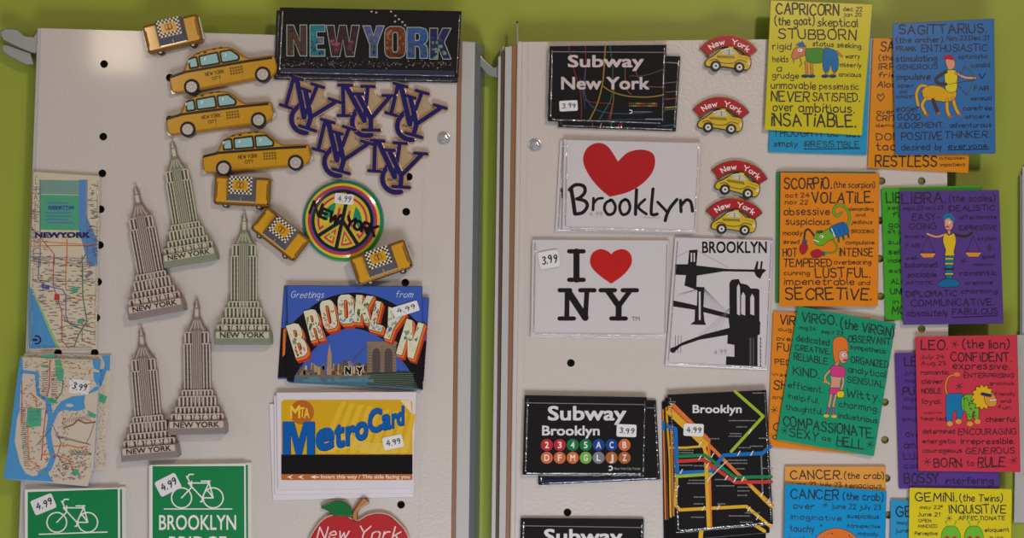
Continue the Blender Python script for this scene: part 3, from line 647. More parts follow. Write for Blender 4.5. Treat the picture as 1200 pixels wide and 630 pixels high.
letters = [('B', 205, 328, 68, 165, -17), ('R', 283, 252, 62, 148, -14), ('O', 357, 203, 68, 140, -11), ('O', 443, 176, 76, 140, -3), ('K', 530, 176, 84, 132, 5), ('L', 603, 212, 62, 142, 14), ('Y', 668, 250, 84, 150, 19), ('N', 758, 322, 88, 178, 17)]
pics = [[(226, 220, 196), (210, 200, 160), (120, 150, 110), (180, 90, 70), (90, 80, 70)], [(226, 220, 196), (110, 150, 90), (80, 110, 70), (200, 150, 120), (180, 130, 110)], [(226, 220, 196), (226, 206, 170), (190, 110, 80), (170, 180, 190), (210, 150, 120)],
        [(226, 220, 200), (180, 150, 120), (120, 150, 110), (90, 140, 190), (110, 160, 200)], [(226, 222, 200), (190, 200, 150), (90, 120, 80), (70, 90, 70), (150, 150, 120)], [(226, 222, 200), (120, 110, 100), (200, 140, 100), (190, 90, 70), (150, 170, 180)],
        [(226, 222, 200), (160, 180, 180), (120, 160, 170), (90, 130, 150), (200, 160, 120)], [(226, 222, 200), (120, 160, 110), (90, 130, 100), (200, 210, 180), (226, 222, 190)]]
for k, (ch, cx, cy, w, hh_, rt) in enumerate(letters):
    for q in range(6): block(d, ch, cx, cy, w, hh_, h+(9+q*.5)*LY, M((186, 56, 36)) if q < 3 else ORNG, 3.5, rt, dx=16-q*2.8, dy=23-q*4)
    block(d, ch, cx, cy, w, hh_, h+12.5*LY, M((36, 24, 28)), 4, rt)
    block(d, ch, cx, cy, w, hh_, h+13.5*LY, M((224, 216, 190)), 1, rt, flecks=pics[k], seed=k)
d.hand('Greetings', 170, 330, 88, 120, h+3*LY, M((196, 206, 232)), w=3.2, slant=.3); d.hand('from', 688, 768, 88, 118, h+3*LY, M((196, 206, 232)), w=3.2, slant=.3)
d.build('printed_card', root); sticker(d, '4.99', 738, 176, 128, 52, -17, d.fr, top=d.top+16*LY)

# fare card stack
WCARD = M((222, 214, 222), 0.3, coat=.3)
root, d = card('fare_card_magnet', 'lowest white card of the yellow fare card stack, showing at lower left', 'magnet', [(315.5, 473), (480, 470), (484.5, 581.5), (319.6, 586)], 0, 1.5*mm, WCARD); d.build('printed_card', root)
root, d = card('fare_card_magnet', 'second white card of the yellow fare card stack, showing as a thin left edge', 'magnet', [(321, 463), (486, 461), (485, 577), (322, 579)], 1.7*mm, 3*mm, WCARD); d.build('printed_card', root)
root, d = card('fare_card_magnet', 'white magnet with yellow and black fare card picture and slanting blue lettering', 'magnet', [(324, 459.6), (487.7, 458.7), (484, 571), (325.6, 573.7)], 3.2*mm, 4.8*mm, WCARD, frame=(300, 440, 3.314)); h = d.h
d.poly(rr(98, 93, 607, 405, 16), h, M((216, 168, 28)))
for i in range(9): d.poly([(240+i*40, 300), (330+i*34, 100+i*6), (350+i*34, 100+i*6), (268+i*40, 300)], h+LY, M((226, 184, 52)))
for i in range(6): d.poly(crom([(280, 262+i*6), (360, 230+i*9), (450, 262+i*7), (600, 250+i*8), (600, 253+i*8), (450, 267+i*7), (360, 236+i*9), (280, 266+i*6)], 3, True), h+2*LY, M((230, 196, 84)))
d.poly([(560, 94), (600, 94), (606, 150), (590, 130)], h+2*LY, M((232, 216, 176)))
d.poly(rect(98, 382, 607, 396), h+3*LY, M((190, 104, 48))); d.poly(roundp([(98, 390), (607, 390), (607, 405), (98, 405)], 10), h+3*LY, M((190, 104, 48)))
d.poly(rect(98, 306, 608, 382), h+4*LY, BLACK)
d.poly(ell(178, 142, 47, 47, 28), h+4*LY, M((188, 104, 34)))
d.type('M', 132, 172, 115, 165, h+5*LY, M((240, 200, 60)), bold=.02); d.type('T', 170, 190, 122, 160, h+5*LY, M((240, 200, 60))); d.type('A', 186, 208, 125, 165, h+5*LY, M((240, 200, 60)))
MB = M((0, 92, 176)); mb2 = M((20, 60, 120))
for off, mt, lay in ((3, mb2, 6), (0, MB, 7)):
    for ch, x0, x1, hc, b in (('M', 103, 227, 128, 306), ('e', 231, 302, 122, 290), ('t', 303, 343, 112, 277), ('r', 347, 386, 108, 268), ('o', 384, 434, 102, 249), ('C', 434, 488, 92, 220), ('a', 488, 524, 86, 207), ('r', 526, 548, 82, 200), ('d', 546, 574, 76, 191)):
        if ch == 'M': block(d, 'M', (x0+x1)/2+off, b-hc/2+off*.3, x1-x0, hc, h+lay*LY, mt); continue
        d.sl = -0.2; ex = 5
        d.type(ch, x0+off, x1+off, b-hc+off+ex, b+off+ex, h+lay*LY, mt, bold=.035); d.sl = 0
for x in (130, 172, 222): d.poly([(x+14, 384), (x-10, 393), (x+14, 402), (x+4, 393)], h+5*LY, WHITE)
d.poly(rect(222, 391, 245, 395), h+5*LY, WHITE); d.type('Insert this way / This side facing you', 252, 598, 384, 399, h+5*LY, M((236, 220, 200)), bold=.02)
d.build('printed_card', root); sticker(d, '4.99', 532, 258, 78, 50, -12, d.fr, top=d.top+8*LY)

# apple
root = thing('apple_magnet', 'red wooden apple magnet with green leaf, cut off by the bottom of the photo', 'magnet', 420, 640, 0)
o = W(420, 640, 0); s = Draw(o)
ap = crom([(363.7, 630), (372.5, 616), (381, 607.5), (391, 603.8), (405, 604.5), (417.5, 610.6), (430, 604.4), (442.5, 601.5), (456, 604), (466, 612), (475, 622.5), (479, 636), (477, 660), (466, 685), (450, 700), (435, 704), (421, 700), (405, 704), (388, 698), (372, 682), (363, 658), (361, 643)], 4, True)
s.prism(inset(ap, -1.6), 0, 3.4*mm, M((206, 196, 186), .4), M((196, 150, 104), .5), bev=.6); s.prism(ap, 3.4*mm, 4.0*mm, M((182, 24, 34), .28, coat=.5), bev=.8)
fr = (350, 575, 8); s.fr = fr
PK = M((238, 206, 206))
def scr(t, pts, w=9): s.stroke(pts, w, 4.1*mm, PK, smooth=True)
s.hand('New', 168, 455, 340, 452, 4.1*mm, PK, w=13, slant=.28, jit=0, sl=-.02); s.hand('York', 545, 940, 328, 452, 4.1*mm, PK, w=13, slant=.28, jit=0, sl=.02)
s.build('apple_body', root)
s = Draw(o); s.prism(crom([(376, 593.8), (387.5, 587.5), (398.7, 586), (407.5, 590), (412, 596), (412.5, 605), (402.5, 604.7), (391, 603.7), (385, 598.7)], 3, True), 0, 4.6*mm, M((22, 110, 52)), M((60, 90, 50)), bev=1.5); s.build('leaf', root)
s = Draw(o); s.prism(crom([(412.5, 608), (413.7, 598.7), (420, 588.7), (426, 582.5), (433, 588), (425, 594), (420, 600), (418.7, 610)], 3, True), 0, 4.8*mm, M((186, 116, 56), .45), M((130, 80, 44)), bev=1.5); s.build('stem', root)

# peace sign button
root = thing('button_magnet', 'round tie dye button with black peace sign and lettering', 'button', 402.5, 258.5, 0)
s = Draw(); R = 47.8; prof = [(0, 6.6), (20, 6.5), (34, 6.0), (37.5, 5.7), (40.5, 5.3), (43.5, 4.6), (46, 3.4), (47.4, 2.0), (47.8, 0)]
def hdome(r):
    for (a, ha), (b, hb) in zip(prof, prof[1:]):
        if r <= b: return (ha+(hb-ha)*(r-a)/(b-a))*mm
    return 0
TEAL = M((10, 130, 110), .2, coat=.6); bands = [(47.8, 43.5, TEAL), (43.5, 40.5, M((222, 200, 40), .2, coat=.6)), (40.5, 37.5, M((196, 40, 80), .2, coat=.6)), (37.5, 34, M((60, 80, 150), .2, coat=.6))]
NS = 64
def ringband(r0, r1, mat, lift=0.0, a0=0, a1=360, fcol=None):
    n = max(2, int(NS*(a1-a0)/360))
    for i in range(n):
        t0 = math.radians(a0+(a1-a0)*i/n); t1 = math.radians(a0+(a1-a0)*(i+1)/n)
        q = [(r0, t1), (r0, t0), (r1, t0), (r1, t1)]
        s.face([s.at(r*math.cos(t), r*math.sin(t), hdome(r)+lift) for r, t in q][::-1 if r0 < r1 else 1][:: -1], fcol(i/n) if fcol else mat)
for (a, ha), (b, hb) in list(zip(prof, prof[1:]))[::-1]:
    mt = next((m_ for r0, r1, m_ in bands if a >= r1-.01 and b <= r0+.01), M((206, 186, 50), .2, coat=.6))
    if b > 43.6: ringband(b, max(a, .01), mt, fcol=lambda u: TEAL if not (.28 < (u+.25) % 1 < .55) else M((40, 150, 60), .2, coat=.6))
    else: ringband(b, max(a, .01), mt)
class Dome(Draw):
    def at(self, x, y, h):
        if self.xf: x, y = self.xf(x, y)
        return Vector((x*S, -(hdome(math.hypot(x, y))+h), -y*S))
dd = Dome(); dd.v, dd.f, dd.mi, dd.mats = s.v, s.f, s.mi, s.mats
PK2 = M((204, 44, 90), .2, coat=.6); PY = M((222, 196, 44), .2, coat=.6); PG = M((20, 140, 100), .2, coat=.6); PB = M((62, 72, 150), .2, coat=.6); PBK = M((14, 14, 34), .2, coat=.6)
dd.xf = lambda x, y: (x*math.cos(.22)-y*math.sin(.22), x*math.sin(.22)+y*math.cos(.22))
dd.poly(ell(0, 0, 36, 36, 48), 1*LY, PB)
dd.stroke(ell(0, 0, 34.2, 34.2, 56), 3.4, 2*LY, PBK, closed=True)
def sector(a0, a1, cx, cy, R):
    p = [(cx, cy)]+[(R*math.cos(math.radians(a)), R*math.sin(math.radians(a))) for a in [a0+(a1-a0)*i/10 for i in range(11)]]
    return p
for a0, a1 in ((-90, 45), (-225, -90), (45, 90), (90, 135)):
    am = math.radians((a0+a1)/2); half = math.radians(abs(a1-a0)/2)
    for q, (dist, R_, mt) in enumerate(((4.8, 29.3, PK2), (7.6, 26.8, PY), (11.5, 22.5, PG)) if abs(a1-a0) > 60 else ((4.5, 29.3, PK2), (6.2, 27, PY), (8, 24.6, PG))):
        off = dist/math.sin(half) if half < 1 else dist/math.sin(half)
        ax, ay = off*math.cos(am), off*math.sin(am); pts = [(ax, ay)]
        for i in range(11):
            a = math.radians(a0+(a1-a0)*i/10); ux, uy = math.cos(a), math.sin(a)
            bq = ax*ux+ay*uy; tq = -bq+math.sqrt(max(0, bq*bq-(ax*ax+ay*ay-R_*R_))); pts.append((ax+ux*tq, ay+uy*tq))
        dd.poly(pts, (3+q)*LY, mt)
for p in ([(0, -34), (0, -17), (0, 0), (0, 17), (0, 34)], [(0, 0), (12, 12), (24, 24)], [(0, 0), (-12, 12), (-24, 24)]): dd.stroke(p, 4.2, 6*LY, PBK)
dd.xf = lambda x, y: (x*math.cos(.36)-y*math.sin(.36), x*math.sin(.36)+y*math.cos(.36))
for ch, x0, x1, yt, yb in (('N', -39, -28, -9, 5), ('E', -26, -18, -5, 5), ('W', -15, -4, -5, 6), ('Y', 5, 14, -7, 6), ('O', 15, 23, -6, 4), ('R', 25, 32, -7, 4), ('K', 33, 41, -8, 4)):
    dd.hand(ch, x0, x1, yt, yb, 9*LY, M((8, 8, 14), .2), w=3.3, jit=0)
dd.build('button_face', root)
s = Draw(); s.xf = lambda x, y: (2+x*math.cos(.1)-y*math.sin(.1), -25+x*math.sin(.1)+y*math.cos(.1)); s.prism(rr(-11, -6, 11, 6, 1.5), 5.5*mm, 7*mm, M((226, 224, 222), .5)); s.hand('4.99', -7, 7, -3.5, 3, 7.05*mm, M((60, 60, 70)), w=.9, slant=.15)
s.build('price_sticker', root)

# ------------------------------------------------------------------ side view taxis
TY = M((204, 150, 18), 0.2, coat=0.5); TYD = M((168, 116, 14), 0.3); TK = M((30, 24, 16), 0.3); GLS = M((150, 196, 200), 0.15, coat=.4); RIM = M((206, 196, 190), 0.3, metal=.25); TIRE = M((22, 20, 26), .4)
def side_taxi(label):
    root = thing('taxi_magnet', label, 'magnet', 0, 0, group='side view yellow taxi magnets')
    s = Draw()
    out = crom([(-66, -16), (-50, -20)], 2)+[(-47, -22), (-42, -31), (-34, -37), (-22, -40), (-4, -40.5), (8, -39), (15, -35), (24, -25), (30, -22), (56, -21), (59, -19), (60, -10), (61, -4), (57, 1), (52, 4), (-30, 5), (-62, 4), (-66, 2), (-67, -8)]
    s.prism(roundp(out, 2, 2), 0, 5.5*mm, TY, TYD, bev=2.0)
    h = 5.5*mm+LY
    s.stroke([(-65, -15.5), (-46, -18.5), (25, -18.5), (56, -17.5)], 3.0, h+LY, TK, cap=False)
    s.hand('NEW YORK', -24, -2, -13.6, -9.8, h+LY, M((84, 60, 16)), w=.7, jit=0); s.hand('CITY', -17, -7, -7.2, -3.8, h+LY, M((84, 60, 16)), w=.7, jit=0)
    for i in range(5):
        for j in range(3): s.poly(rect(5+i*3.2, -14.5+j*3.2, 7.3+i*3.2, -12.4+j*3.2), h+LY, M((120, 86, 22), .4))
    s.stroke([(-60, 3), (50, 2)], 1.2, h, TYD, cap=False); s.stroke([(-8, -18), (-8, 2)], .5, h, TYD, cap=False); s.stroke([(19, -18), (19, 0)], .5, h, TYD, cap=False)
    for x in (-30, -22, -11, -3): s.poly(rect(x, -40.0+(x < -20)*2, x+4, -38.2+(x < -20)*2), h, TK)
    s.build('body', root)
    for pts in ([(-40, -22), (-39, -32), (-31, -33), (-30.5, -22)], [(-27, -22), (-27, -33), (-6, -34), (-5.5, -22)], [(-2, -22), (-2, -34), (10, -34), (18, -26), (17, -22)]):
        s = Draw(); s.prism(roundp(inset(pts, -1.4), 2, 3), 5.3*mm, 6.3*mm, TK, bev=.6); w_ = s.build('window', root); s = Draw(); s.prism(roundp(inset(pts, .5), 1.5, 3), 6.2*mm, 6.6*mm, GLS, bev=.4)
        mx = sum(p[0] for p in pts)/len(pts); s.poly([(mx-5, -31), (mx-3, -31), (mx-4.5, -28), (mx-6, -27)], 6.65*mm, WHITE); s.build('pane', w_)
    for x in (-42, 42):
        s = Draw(); s.prism(ell(x, 0, 9.2, 9.2, 28), 0.5*mm, 6.6*mm, TIRE, bev=1.5); w_ = s.build('wheel', root); s = Draw(); s.prism(ell(x, 0, 6.6, 6.6, 24), 6.4*mm, 7.0*mm, RIM, bev=1.0)
        s.prism(ell(x, 0, 2.4, 2.4, 16), 6.9*mm, 7.5*mm, RIM, bev=.8)
        for k in range(10): a = k*math.pi/5; s.stroke([(x+2.6*math.cos(a), 2.6*math.sin(a)), (x+5.4*math.cos(a), 5.4*math.sin(a))], .5, 7.02*mm, GREY)
        s.build('hubcap', w_)
    s = Draw(); s.prism(roundp([(57, -6), (62, -7), (63, -1), (58, 2)], 1.5), 1*mm, 5*mm, CHROME, bev=.8); s.build('front_bumper', root)
    s = Draw(); s.prism(roundp([(-68, -1), (-63, -1), (-62, 5), (-67, 5)], 1.5), 1*mm, 5*mm, CHROME, bev=.8); s.build('rear_bumper', root)
    return root
t1 = side_taxi('yellow side view taxi magnet, topmost of the three beside the banner')
t1.location = W(268.2, 95.8, 0.2*mm); t1.rotation_euler = (0, math.radians(-9.9), 0)
dup(t1, 'yellow side view taxi magnet, middle one of the three long taxis', 263.5, 147, 0.2*mm, -7.5, .99)
dup(t1, 'yellow side view taxi magnet, lowest of the three, touching the small roof view taxi', 306, 194.5, 0.2*mm, -4.5, 1.0)

# ------------------------------------------------------------------ small roof view toy cabs
def toy_cab(label):
    root = thing('toy_taxi', label, 'toy car', 0, 0, group='small die cast taxi magnets seen from the roof')
    s = Draw(); GT = M((216, 158, 20), 0.2, coat=.8); GS = M((140, 98, 30), .3, metal=.2)
    s.prism(roundp(rect(-33, -17.5, 33, 16.5), 4, 4), 1.5*mm, 8*mm, GT, GS, bev=3.4)
    h = 8*mm+LY
    s.stroke([(-29, -10), (-29, 8)], 1.2, h, GS); s.stroke([(29, -10), (29, 8)], 1.2, h, GS)
    for i in range(25):
        for j in range(2):
            x = -31+i*2.5
            if (i+j) % 2 == 0: s.poly(rect(x, 12.2+j*1.9, x+2.5, 14.1+j*1.9), 7.9*mm-j*.5*mm, TK)
    s.build('body', root)
    s = Draw(); base = rect(-18, -17, 17, 12); top = rect(-13, -16, 12, 3); h0, h1 = 7.6*mm, 13*mm; GL2 = M((92, 90, 100), .15, coat=.6)
    for i in range(4):
        j = (i+1) % 4; s.face([s.at(*base[i], h0), s.at(*top[i], h1), s.at(*top[j], h1), s.at(*base[j], h0)][::-1], GL2 if i != 0 else GT)
    s.stroke([(-16, 11.2), (15, 11.2)], 1.6, 8.3*mm, M((206, 204, 200), .2, metal=.6), cap=False)
    s.stroke([(0, 3.5), (0, 11)], .8, 10.6*mm, GT, cap=False)
    s.build('windows', root)
    s = Draw(); s.prism(rr(-14, -17, 13, 3.6, 1.5), 12.6*mm, 13.6*mm, M((226, 220, 200), .25), bev=.6); h = 13.6*mm+LY
    q = 2.25
    for i in range(12):
        for j in range(9):
            if (i+j) % 2 == 0 and (i < 2 or i > 9 or j < 2 or j > 6): s.poly(rect(-13.9+i*q, -16.8+j*q, -13.9+(i+1)*q, -16.8+(j+1)*q), h, TK)
    s.poly(rect(-9.2, -12.2, 8.4, -1.2), h+LY, GT); s.build('roof', root)
    s = Draw(); s.prism(rr(-4, -9.5, 3.5, -3.8, 1), 13.6*mm, 15.2*mm, GT, GS, bev=.6); s.stroke([(-.3, -8.6), (-.3, -4.6)], 1.2, 15.3*mm, TK); s.build('roof_sign', root)
    for x in (-19, 20):
        s = Draw(); s.prism(ell(x, 15.6, 4.2, 4.2, 16), 0.2*mm, 5.4*mm, TIRE, bev=.8); s.prism(ell(x, 16.2, 2, 2, 12), 5.4*mm, 5.8*mm, RIM); s.build('wheel', root)
    for x in (-33, 33):
        s = Draw(); s.prism(roundp(rect(x-1.5, -14, x+1.5, 13), 1.3), 2*mm, 5*mm, CHROME, bev=.8); s.build('bumper', root)
    return root
c1 = toy_cab('small shiny roof view taxi at the very top edge of the left board')
c1.location = W(205, 42, 0); c1.rotation_euler = (0, math.radians(-13), 0)
dup(c1, 'small roof view taxi lying level just under the lowest long taxi', 286, 225, 0, 3, 1.0)
dup(c1, 'small roof view taxi pointing steeply down to the right, left of the peace button', 330, 275, 0, 38, .98)
dup(c1, 'small roof view taxi tilted up to the right, below the peace button', 448, 308, 5.2*mm, -19, 1.02)

# ------------------------------------------------------------------ interlocking letter magnets
def ny_logo(label):
    root = thing('team_logo_magnet', label, 'magnet', 0, 0, group='blue and gold interlocking letter magnets')
    GOLD = M((212, 170, 120), .22, metal=.5, coat=.6); TAN = M((186, 160, 128), .35, metal=.2, mottle=.15, bscale=400); NB = M((26, 18, 98), .15, coat=.7)
    s = Draw(); s.prism([(-24, -28), (10, -26), (12, -18), (26, -12), (12, 6), (14, 20), (4, 30), (-10, 27), (-15, 14), (-14, 2), (-22, 4)], .4*mm, 2.2*mm, TAN, GOLD, bev=.5)
    s.hand('NEW YORK', -9, 5, 13.5, 16.5, 2.25*mm, M((110, 80, 60)), w=.6, jit=0); s.build('backing_plate', root)
    arc = [(1+16.5*math.cos(math.radians(a)), 13+16.5*math.sin(math.radians(a))) for a in range(-115, -361, -12)]
    arc = [(1+16.5*math.cos(math.radians(a)), 13+16.5*math.sin(math.radians(a))) for a in [-100-12*i for i in range(17)]]
    LET = {'letter_c': [(arc, 5.2), ([(-12, 0), (-6, -5)], 3.5)],
           'letter_n': [([(-27, -29), (-25.5, 6)], 4.2), ([(-32, 6.5), (-18, 6.5)], 3.2), ([(-32, -29), (-16, -29)], 3.2), ([(-23, -28), (-1, 12)], 5.6), ([(2, -27), (-1, 11)], 4.2), ([(-5, -28), (10, -28)], 3.2)],
           'letter_y': [([(-9, -18), (6, 9)], 5.6), ([(-15, -19), (-3, -19)], 3.2), ([(28, -16), (7, 9)], 4.4), ([(20, -17.5), (35, -17.5)], 3.2), ([(6.5, 8), (6.5, 22)], 5.2), ([(-3, 23), (17, 23)], 3.4)]}
    for k, (nm, sts) in enumerate(LET.items()):
        s = Draw()
        for p, w in sts: s.stroke(p, w+2.6, (3.0+k*.5)*mm, GOLD, solid=(2.8+k*.5)*mm, bev=.5)
        for p, w in sts: s.stroke(p, w+0.5, (3.5+k*.5)*mm, NB, solid=0.55*mm, bev=.4)
        s.build(nm, root)
    return root
n1 = ny_logo('blue and gold interlocking letter magnet, leftmost of the top row of three')
n1.location = W(362, 127, 0); n1.rotation_euler = (0, math.radians(18), 0)
dup(n1, 'blue and gold interlocking letter magnet, middle and most upright of the top row', 429, 130, 0, 1, 1.0)
dup(n1, 'blue and gold interlocking letter magnet, rightmost of the top row near the screw', 485, 135, 0, 16, 1.0)
dup(n1, 'blue and gold interlocking letter magnet, left one of the lower pair', 400, 177, 0, 16, 1.0)
dup(n1, 'blue and gold interlocking letter magnet, right one of the lower pair above a hole', 465, 196, 0, 4, 1.0)

# ------------------------------------------------------------------ pewter towers
def tower(label, LIGHT, MID, DARK, group):
    root = thing('tower_magnet', label, 'magnet', 0, 0, group=group)
    s = Draw(); s.prism(roundp([(-33, -9), (-31.5, -16), (31.5, -16), (33, -9), (33, 0), (-33, 0)], 1.2), .1*mm, 11*mm, MID, MID, bev=1.4)
    s.poly(rr(-30.5, -15.3, 30.5, -7.8, 1), 11*mm+LY, LIGHT)
    s.type('NEW YORK', -26, 26, -14.6, -8.4, 11.3*mm, M((52, 46, 46), .4), bold=.02); s.build('plinth', root)
    def tier(x, y0, y1, h1, n, dr, topo=2, depth=.8):
        dr.prism([(-x, y0), (x, y0), (x, y1), (-x, y1)], .2*mm, (h1-depth)*mm, DARK, MID)
        for i in range(n+1):
            cx = -x+i*2*x/n; w = 2*x/n*.27; dr.prism([(cx-w, y0), (cx+w, y0), (cx+w, y1), (cx-w, y1)], (h1-depth)*mm, h1*mm, LIGHT, MID, bev=.25, back=False)
        dr.prism([(-x-.4, y0-.8), (x+.4, y0-.8), (x+.4, y0+.9), (-x-.4, y0+.9)], (h1-depth)*mm, (h1+.2)*mm, LIGHT, MID, bev=.3, back=False)
    s = Draw(); tier(29, -23, -16, 8.4, 12, s); tier(24, -31, -23, 7.6, 10, s); tier(20.5, -43, -31, 7.0, 9, s); tier(17, -50, -43, 6.6, 8, s)
    for x in (-20, -10, 0, 10, 20): s.prism([(x-3, -20), (x, -26), (x+3, -20), (x+3, -16), (x-3, -16)], 8.2*mm, 9*mm, LIGHT, MID, bev=.4, back=False)
    s.build('lower_tiers', root)
    s = Draw(); tier(14.6, -103, -35, 5.6, 8, s); tier(13.2, -116, -103, 5.4, 6, s)
    s.prism([(-5.5, -119), (5.5, -119), (5.8, -36), (-5.8, -36)], .2*mm, 5.9*mm, MID, MID)
    for i in range(5): x = -4.8+i*2.4; s.prism([(x-.45, -118), (x+.45, -118), (x+.45, -36), (x-.45, -36)], 5.9*mm, 6.5*mm, LIGHT, MID, bev=.2, back=False)
    for y in range(-98, -38, 6): s.stroke([(-14, y), (14, y)], .25, 5.62*mm, DARK, cap=False)
    s.build('shaft', root)
    s = Draw(); s.prism([(-11, -116), (-10.5, -119), (-7, -124), (-5.5, -129), (-4, -132), (4, -132), (5.5, -129), (7, -124), (10.5, -119), (11, -116)], .4*mm, 5*mm, MID, MID, bev=1.2)
    for x in (-6, -2, 2, 6): s.stroke([(x*1.3, -117), (x*.5, -129)], .8, 5.2*mm, LIGHT, solid=.6*mm)
    s.build('crown', root)
    s = Draw(); s.prism([(-3.1, -131), (-2.9, -144), (-1.6, -147), (-1.3, -153), (1.3, -153), (1.6, -147), (2.9, -144), (3.1, -131)], 1*mm, 4.4*mm, LIGHT, MID, bev=1)
    for y in (-133, -143.5): s.prism(rect(-3.6, y-.7, 3.6, y+.7), 1.2*mm, 4.8*mm, MID, bev=.3)
    s.build('spire', root)
    return root
gG = 'greenish pewter tower magnets'; gW = 'silvery pink pewter tower magnets'
T1 = tower('greenish pewter skyscraper magnet standing upright, its base nearest the postcard stack', M((206, 200, 176), .35, metal=.2), M((140, 142, 124), .4, metal=.2), M((84, 90, 78), .45, metal=.2), gG)
T1.location = W(287.5, 403, 0)
dup(T1, 'greenish pewter skyscraper magnet leaning left just beneath the long taxis', 227, 309, 0, -9.5, .95)
T2 = tower('silvery pink skyscraper magnet leaning left, uppermost of the three coloured alike', M((214, 194, 184), .33, metal=.2), M((146, 132, 128), .4, metal=.2), M((86, 80, 80), .42, metal=.2), gW)
T2.location = W(188, 369, 0); T2.rotation_euler = (0, math.radians(-10.5), 0)
dup(T2, 'silvery pink skyscraper magnet, lowest on the board and nearest the wide map', 180, 536, 0, -5, 1.0)
dup(T2, 'silvery pink skyscraper magnet, upright, right of the lowest tower', 234.5, 507, 0, -1, 1.02)

# ------------------------------------------------------------------ mini taxi magnets with red banner
def mini(label):
    root = thing('taxi_magnet', label, 'magnet', 0, 0, group='mini taxi magnets under a red banner'); CY = M((212, 180, 34), .25, coat=.6); RB = M((176, 26, 40), .22, coat=.6)
    s = Draw(); rim = M((150, 110, 60), .25, metal=.8)
    def arcp(r, a0, a1, cy, n=10): return [(1+r*math.sin(math.radians(a)), cy-r*math.cos(math.radians(a))) for a in [a0+(a1-a0)*i/n for i in range(n+1)]]
    ban = arcp(42, -52, 52, 19)+arcp(27, 58, -58, 16)
    s.prism(inset(ban, -.8), .6*mm, 2.6*mm, rim, bev=.4); s.prism(inset(ban, .2), 2.6*mm, 3.0*mm, RB, bev=.4)
    def tf(x, y): a = x/36.0; r = 31.5-y; return (1+r*math.sin(a), 19-r*math.cos(a))
    s.hand('New', -25, -6, -6.2, -.3, 3.06*mm, WHITE, w=1.15, tf=tf, jit=0); s.hand('York', 4, 27, -6.2, -.3, 3.06*mm, WHITE, w=1.15, tf=tf, jit=0)
    s.build('banner', root)
    s = Draw(); bd = crom([(-26, 13), (-24.5, 7), (-17, 2), (-10, -4), (-3, -7.5), (5, -8), (11, -4), (15, -0.5), (24, 1), (27, 6), (26, 14), (20, 17), (-5, 14), (-20, 15)], 3, True)
    s.prism(inset(bd, -.7), 2.4*mm, 4.2*mm, TK, bev=.4); s.prism(inset(bd, .3), 4.2*mm, 4.8*mm, CY, bev=.6)
    h = 4.8*mm+LY; s.poly([(-8, -.5), (-3, -5), (5, -5.5), (9, -.5)], h, M((196, 200, 206), .15)); s.stroke([(1, -5.5), (1, 0)], .7, h+LY, TK)
    for i in range(9):
        for j in range(2): s.poly(rect(-13+i*2.3+(j)*1.1, 1.4+j*1.6, -11.8+i*2.3+j*1.1, 3+j*1.6), h, TK)
    s.stroke([(-21, 8), (-14, 6), (-7, 10), (6, 10), (13, 6), (22, 8)], .8, h, TK, smooth=True); s.stroke([(12, 2), (24, 4)], .6, h, TYD)
    s.stroke([(-9, -4), (-2, -6.6), (5, -6.8)], .8, h, WHITE); s.poly(ell(24.5, 9, 1.6, 2.4), h, M((220, 210, 190))); s.poly(rr(0, -9.2, 6, -7.2, .6), h, CY)
    s.build('car_body', root)
    for x, y in ((-14, 14), (13.6, 14.6)):
        s = Draw(); s.prism(ell(x, y, 6.2, 6.2, 20), 3*mm, 5.6*mm, TIRE, bev=.8); s.poly(ell(x, y, 3.5, 3.5, 16), 5.65*mm, M((222, 216, 214))); s.poly(ell(x, y, 1.3, 1.3, 12), 5.7*mm, TK); s.build('wheel', root)
    s = Draw(); s.prism(ell(0, 16, 10, 7, 20), .1*mm, .7*mm, FILM, bev=.4); s.build('clear_tab', root)
    return root
m1 = mini('mini taxi magnet with red banner, topmost of the column of four')
m1.location = W(852, 65, 0); m1.rotation_euler = (0, math.radians(2), 0)
dup(m1, 'mini taxi magnet with red banner, second from the top with open board below it', 843, 137, 0, 3, .98)
dup(m1, 'mini taxi magnet with red banner tilted clockwise, third from the top', 864, 211, 0, 9, .98)
dup(m1, 'mini taxi magnet with red banner, lowest, right above the bridge card', 858.5, 255, 0, 2, .98)

# ------------------------------------------------------------------ right board cards
KB = M((17, 14, 17), 0.12); KBS = M((30, 20, 60), .25)
